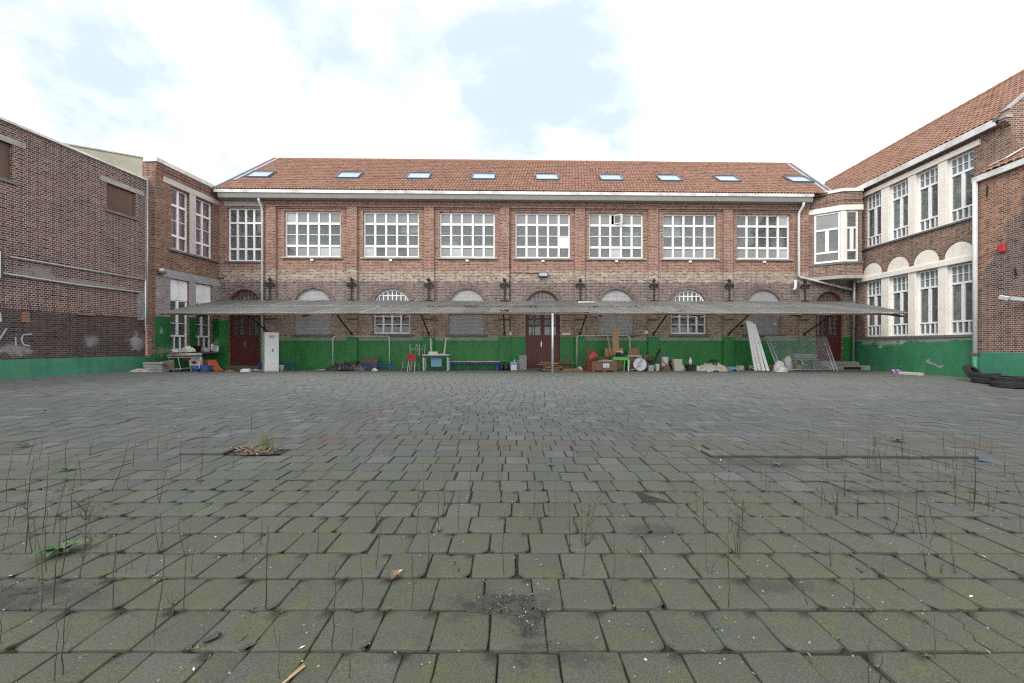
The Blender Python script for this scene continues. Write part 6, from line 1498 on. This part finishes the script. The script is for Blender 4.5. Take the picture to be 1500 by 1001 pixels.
# a curled dead leaf, a split stick, a charred lump
def curl(name, px, py, L, label, mat='dead', seed=1):
    r = random.Random(seed); vs = []; n = 6
    for i in range(n+1):
        t = i/n
        for j in range(5):
            s = j/4-.5; w = L*.6*math.sin(math.pi*min(1, t*.9+.08)); vs.append(((t-.5)*L, s*w, .006+abs(s)*L*.5+.012*math.sin(t*7+j)+L*.22*t*t))
    fs = [(i*5+j, (i+1)*5+j, (i+1)*5+j+1, i*5+j+1) for i in range(n) for j in range(4)]
    return one(name, MB().add(vs, fs), M[mat], label, 'leaf', G(px, py), (0,0,r.random()*6), smooth=True)
curl('curled_leaf', 579, 848, .075, 'large curled dead leaf lying on a paving joint', seed=3); curl('curled_leaf', 642, 778, .06, 'smaller curled dead leaf on the middle paving', seed=7)
p = G(430, 992); stp = thing('split_stick', 'split pale wooden stick at the bottom of the foreground', 'stick', p, rad(62))
MB().bar((-.045,0,.006), (.05,.003,.009), .008, .005).build('stick', M['wood'], stp); MB().bar((-.015,.008,.006), (.052,.013,.011), .005, .004).build('splinter', M['card'], stp)
one('charred_lump', MB().lathe([(.004,-.035),(.012,-.02),(.011,.02),(.005,.035)], 8), M['tarp'], 'small charred lump on the left foreground paving', 'lump', G(311, 938)+Vector((0,0,.012)), (rad(90),0,rad(-40)))
# broad-leaved weed
def rosette(px, py, n, L, label, name='dock_weed', seed=1):
    r = random.Random(seed); t = thing(name, label, 'weed', G(px, py))
    for k in range(n):
        a = k*2.4+r.uniform(-.3,.3); l = L*r.uniform(.6,1.1); vs = []
        for i in range(6):
            u = i/5; w = l*.28*math.sin(math.pi*(u*.92+.05)); z = .01+l*.32*math.sin(u*2.4)
            for s in (-1,0,1): vs.append((u*l, s*w, z+abs(s)*w*.35))
        fs = [(i*3+j,(i+1)*3+j,(i+1)*3+j+1,i*3+j+1) for i in range(5) for j in range(2)]
        MB().add(vs, fs).build('leaf', M['leaf'] if k % 3 else M['leaf_lt'], t, rot=(0,0,a), smooth=True)
rosette(91, 811, 12, .13, 'broad-leaved green dock weed in the left foreground', seed=2); rosette(98, 690, 7, .09, 'small green weed left of the dry saplings', seed=4); rosette(1315, 647, 8, .10, 'small green weed near the lifted slabs on the right', seed=5); rosette(35, 655, 6, .09, 'small green weed at the left photo edge', seed=6); rosette(1138, 683, 6, .07, 'small pale weed on the damp soil patch', seed=8); rosette(808, 683, 5, .05, 'tiny green weed in a central joint', seed=9)
gt_ = thing('grass_tuft', 'tuft of dry grass on the soil patch by the lifted slab', 'grass tuft', G(391, 661))
r5 = random.Random(5)
for k in range(46):
    a = r5.random()*6.283; b = r5.gauss(0,.05); h = r5.uniform(.15,.34); l = r5.uniform(.02,.14)
    MB().tube([(b, r5.gauss(0,.03), 0), (b+l*.4*math.cos(a), l*.4*math.sin(a), h*.6), (b+l*math.cos(a), l*math.sin(a), h)], [.003,.0022,.0008], 3).build('blade', M['grass_dry'] if k % 3 else M['leaf_lt'], gt_)

# ---------------------------------------------------------------- saplings: base and tip as surveyed on the photo
def S(off, k, lst): return [((off[0]+a/k, off[1]+b/k), (off[0]+c/k, off[1]+d/k)) for a, b, c, d in lst]
ST = S((0,640),5,[(40,475,110,30),(200,210,260,0),(285,165,315,0),(205,470,255,140),(305,700,360,130),(385,710,500,250),(480,240,500,0),(525,590,555,260),(655,140,640,0),(655,140,680,0),(820,390,945,10),(975,220,1000,10),(1075,100,1080,0),(1220,100,1215,0),(940,390,955,250),(1170,485,1240,170),(1170,485,1155,300),(1320,250,1325,0),(1470,355,1490,0),(185,850,180,300),(230,850,200,480),(55,700,70,510),(95,640,125,460),(10,840,25,720),(270,990,245,590),(340,990,352,510),(455,1000,490,540),(850,1000,875,660),(970,980,980,810),(1160,855,1130,510),(1160,855,1200,700),(1355,860,1315,510),(1400,1000,1415,830),(1060,1000,1110,790),(780,850,780,765),(920,1000,930,900)])
ST += S((0,840),3.75,[(225,205,185,-310),(290,175,345,-355),(620,205,640,-190),(845,335,880,-330),(295,600,310,230),(345,560,375,130),(1010,200,1050,-270),(0,400,15,200),(1460,190,1475,-260),(945,250,940,110),(160,215,160,130)])
ST += S((600,690),5,[(50,450,60,0),(210,440,207,130),(245,320,250,20),(360,440,372,80),(665,150,665,0),(690,760,700,300),(910,320,905,0),(955,440,955,200),(1065,320,1075,60),(15,800,18,600),(1170,560,1165,80),(1265,560,1260,240),(1020,300,1017,120),(750,310,760,150)])
ST += S((1200,620),4.55,[(55,300,45,105),(165,185,155,20),(180,245,190,90),(325,300,330,130),(410,325,370,110),(415,325,395,170),(430,245,455,140),(845,315,830,50),(860,300,840,160),(910,440,880,220),(915,440,935,190),(975,310,955,40),(1060,175,1070,0),(1245,360,1245,200),(1000,560,1000,340),(1035,515,1030,110),(1010,470,1015,350),(1135,580,1120,415),(1155,590,1190,390),(1350,745,1325,460),(1362,490,1295,335),(770,655,675,350),(685,770,660,380),(720,760,700,540),(735,795,785,690),(910,1000,875,715),(485,740,525,490),(480,730,440,550),(435,550,415,330),(120,610,130,430),(115,610,85,470),(255,635,258,460),(170,490,178,300),(80,950,70,810),(430,1000,428,900),(710,970,690,850),(815,1000,812,930),(905,540,890,400),(630,735,612,640),(45,540,20,410),(890,260,890,60),(955,350,960,150),(800,370,795,215),(560,240,552,130),(150,270,148,215)])
ST += S((1000,540),3,[(140,505,125,400),(205,505,200,400),(260,710,265,590),(95,720,100,660),(35,545,40,490),(65,630,60,520),(215,580,230,490),(365,545,365,430),(375,545,390,460),(610,605,615,490),(680,640,655,550),(680,640,685,540),(770,655,770,550),(715,560,715,440),(640,435,630,310),(815,440,820,340),(205,720,200,620),(525,400,520,330),(530,720,530,570),(345,480,340,420),(420,420,415,330),(550,315,553,240)])
ST += S((750,750),2,[(1050,500,1050,360),(1080,500,1085,420),(1240,430,1235,280),(575,180,565,30),(580,180,600,110),(935,160,930,90),(1300,180,1285,55),(1000,270,995,190),(870,270,845,210),(1215,210,1205,110),(1265,235,1260,180),(635,280,632,70),(390,130,395,30),(660,130,668,0),(655,130,640,20)])
ST += S((0,750),2,[(780,285,785,40),(820,490,822,360),(975,400,985,160),(1020,490,1035,290),(1060,285,1055,130),(1205,280,1205,120),(960,180,985,60),(765,100,768,10),(1100,170,1120,0),(710,145,715,30),(930,120,935,20),(505,285,503,230)])
rs = random.Random(21)
for _ in range(46):      # thinner ones between the surveyed stems, rooted in the joints
    x_, y0_, d_, g_ = joints[rs.randrange(len(joints))]
    if y0_ < 1.6: continue
    b_ = (750+FPX*x_/(y0_+d_*.4), HOR+FPX*EYE/(y0_+d_*.4)); ST.append((b_, (b_[0]+rs.gauss(0, 5), b_[1]-rs.uniform(.1, .42)*FPX/(y0_+.1))))
def stem_mesh(base, tip, thick, rnd, mat='stem'):
    b = Vector((0,0,-.01)); t = tip-base; pts = []; rr = []; n = 7; kx, ky = rnd.gauss(0,.022), rnd.gauss(0,.022); L = t.length
    for i in range(n+1):
        u = i/n; w = math.sin(u*math.pi); pts.append(b.lerp(t, u)+Vector((kx*w*L+rnd.gauss(0,.002), ky*w*L+rnd.gauss(0,.002), 0))); rr.append(thick*.8*(1-.62*u)*(1.25 if i in (2,4) else 1))
    mb = MB().tube(pts, rr, 5)
    return mb, pts
for (bx_, by_), (tx, ty) in ST:
    if by_ < 600: continue
    g = G(bx_, by_); yt = g.y+rs.gauss(0, .06); top = Vector(((tx-750)/FPX*yt, yt, EYE+(HOR-ty)/FPX*yt))
    L = (top-g).length; mb, pts = stem_mesh(g, top, .0026*(.8+.35*min(1.5, L/.5))*(1+.05*g.y), rs)
    for _ in range(rs.choice((0,0,0,1,1,2))):          # a bud or a short side twig
        k = rs.randint(2, 5); a = rs.random()*6.28; q = pts[k]
        mb.tube([q, q+Vector((math.cos(a)*.012, math.sin(a)*.012, .012)), q+Vector((math.cos(a)*.03, math.sin(a)*.03, rs.uniform(.02,.09)))], [.0016,.0012,.0007], 4)
    one('sapling', mb, M['stem'], 'thin bare sapling stem growing out of a paving joint', 'sapling', g, group='bare sapling stems in the paving joints')
def bushy(px, py, tx, ty, n, label, seed, spread=.35, mat='stem_grey'):
    r = random.Random(seed); g = G(px, py); top = Vector(((tx-750)/FPX*g.y, g.y, EYE+(HOR-ty)/FPX*g.y)); t = thing('twiggy_shrub', label, 'shrub', g)
    mb, pts = stem_mesh(g, top, .005, r); mb.build('stem', M[mat], t); L = (top-g).length
    tw = MB()
    for k in range(n):
        q = pts[r.randint(2, 7)]; a = r.random()*6.28; l = L*spread*r.uniform(.4,1); d = Vector((math.cos(a), math.sin(a)*.7, r.uniform(.6,1.5))).normalized()
        m1 = q+d*l*.5; m2 = m1+(d+Vector((r.gauss(0,.3), r.gauss(0,.3), .1))).normalized()*l*.5; tw.tube([q, m1, m2], [.0022,.0015,.0008], 4)
        for _ in range(3): e = m1.lerp(m2, r.random()); tw.tube([e, e+Vector((r.gauss(0,.03), r.gauss(0,.03), r.uniform(.0,.07)))], [.0012,.0006], 3)
    tag(tw.build('twigs', M[mat], t), kind='stuff')
bushy(116, 846, 126, 748, 30, 'bushy bare twig by the dock weed in the left foreground', 3); bushy(854, 843, 862, 742, 26, 'bushy bare twig in the centre of the paving', 4); bushy(1083, 818, 1080, 745, 14, 'low bare shrub with dead leaves right of centre', 6, .25); bushy(1086, 782, 1090, 732, 9, 'small bare shrub with a brown seed head', 7, .22); bushy(1285, 692, 1283, 640, 12, 'small forked bare shrub near the lifted slabs', 8, .4); bushy(46, 810, 40, 736, 8, 'forked bare shrub at the left photo edge', 9, .3)
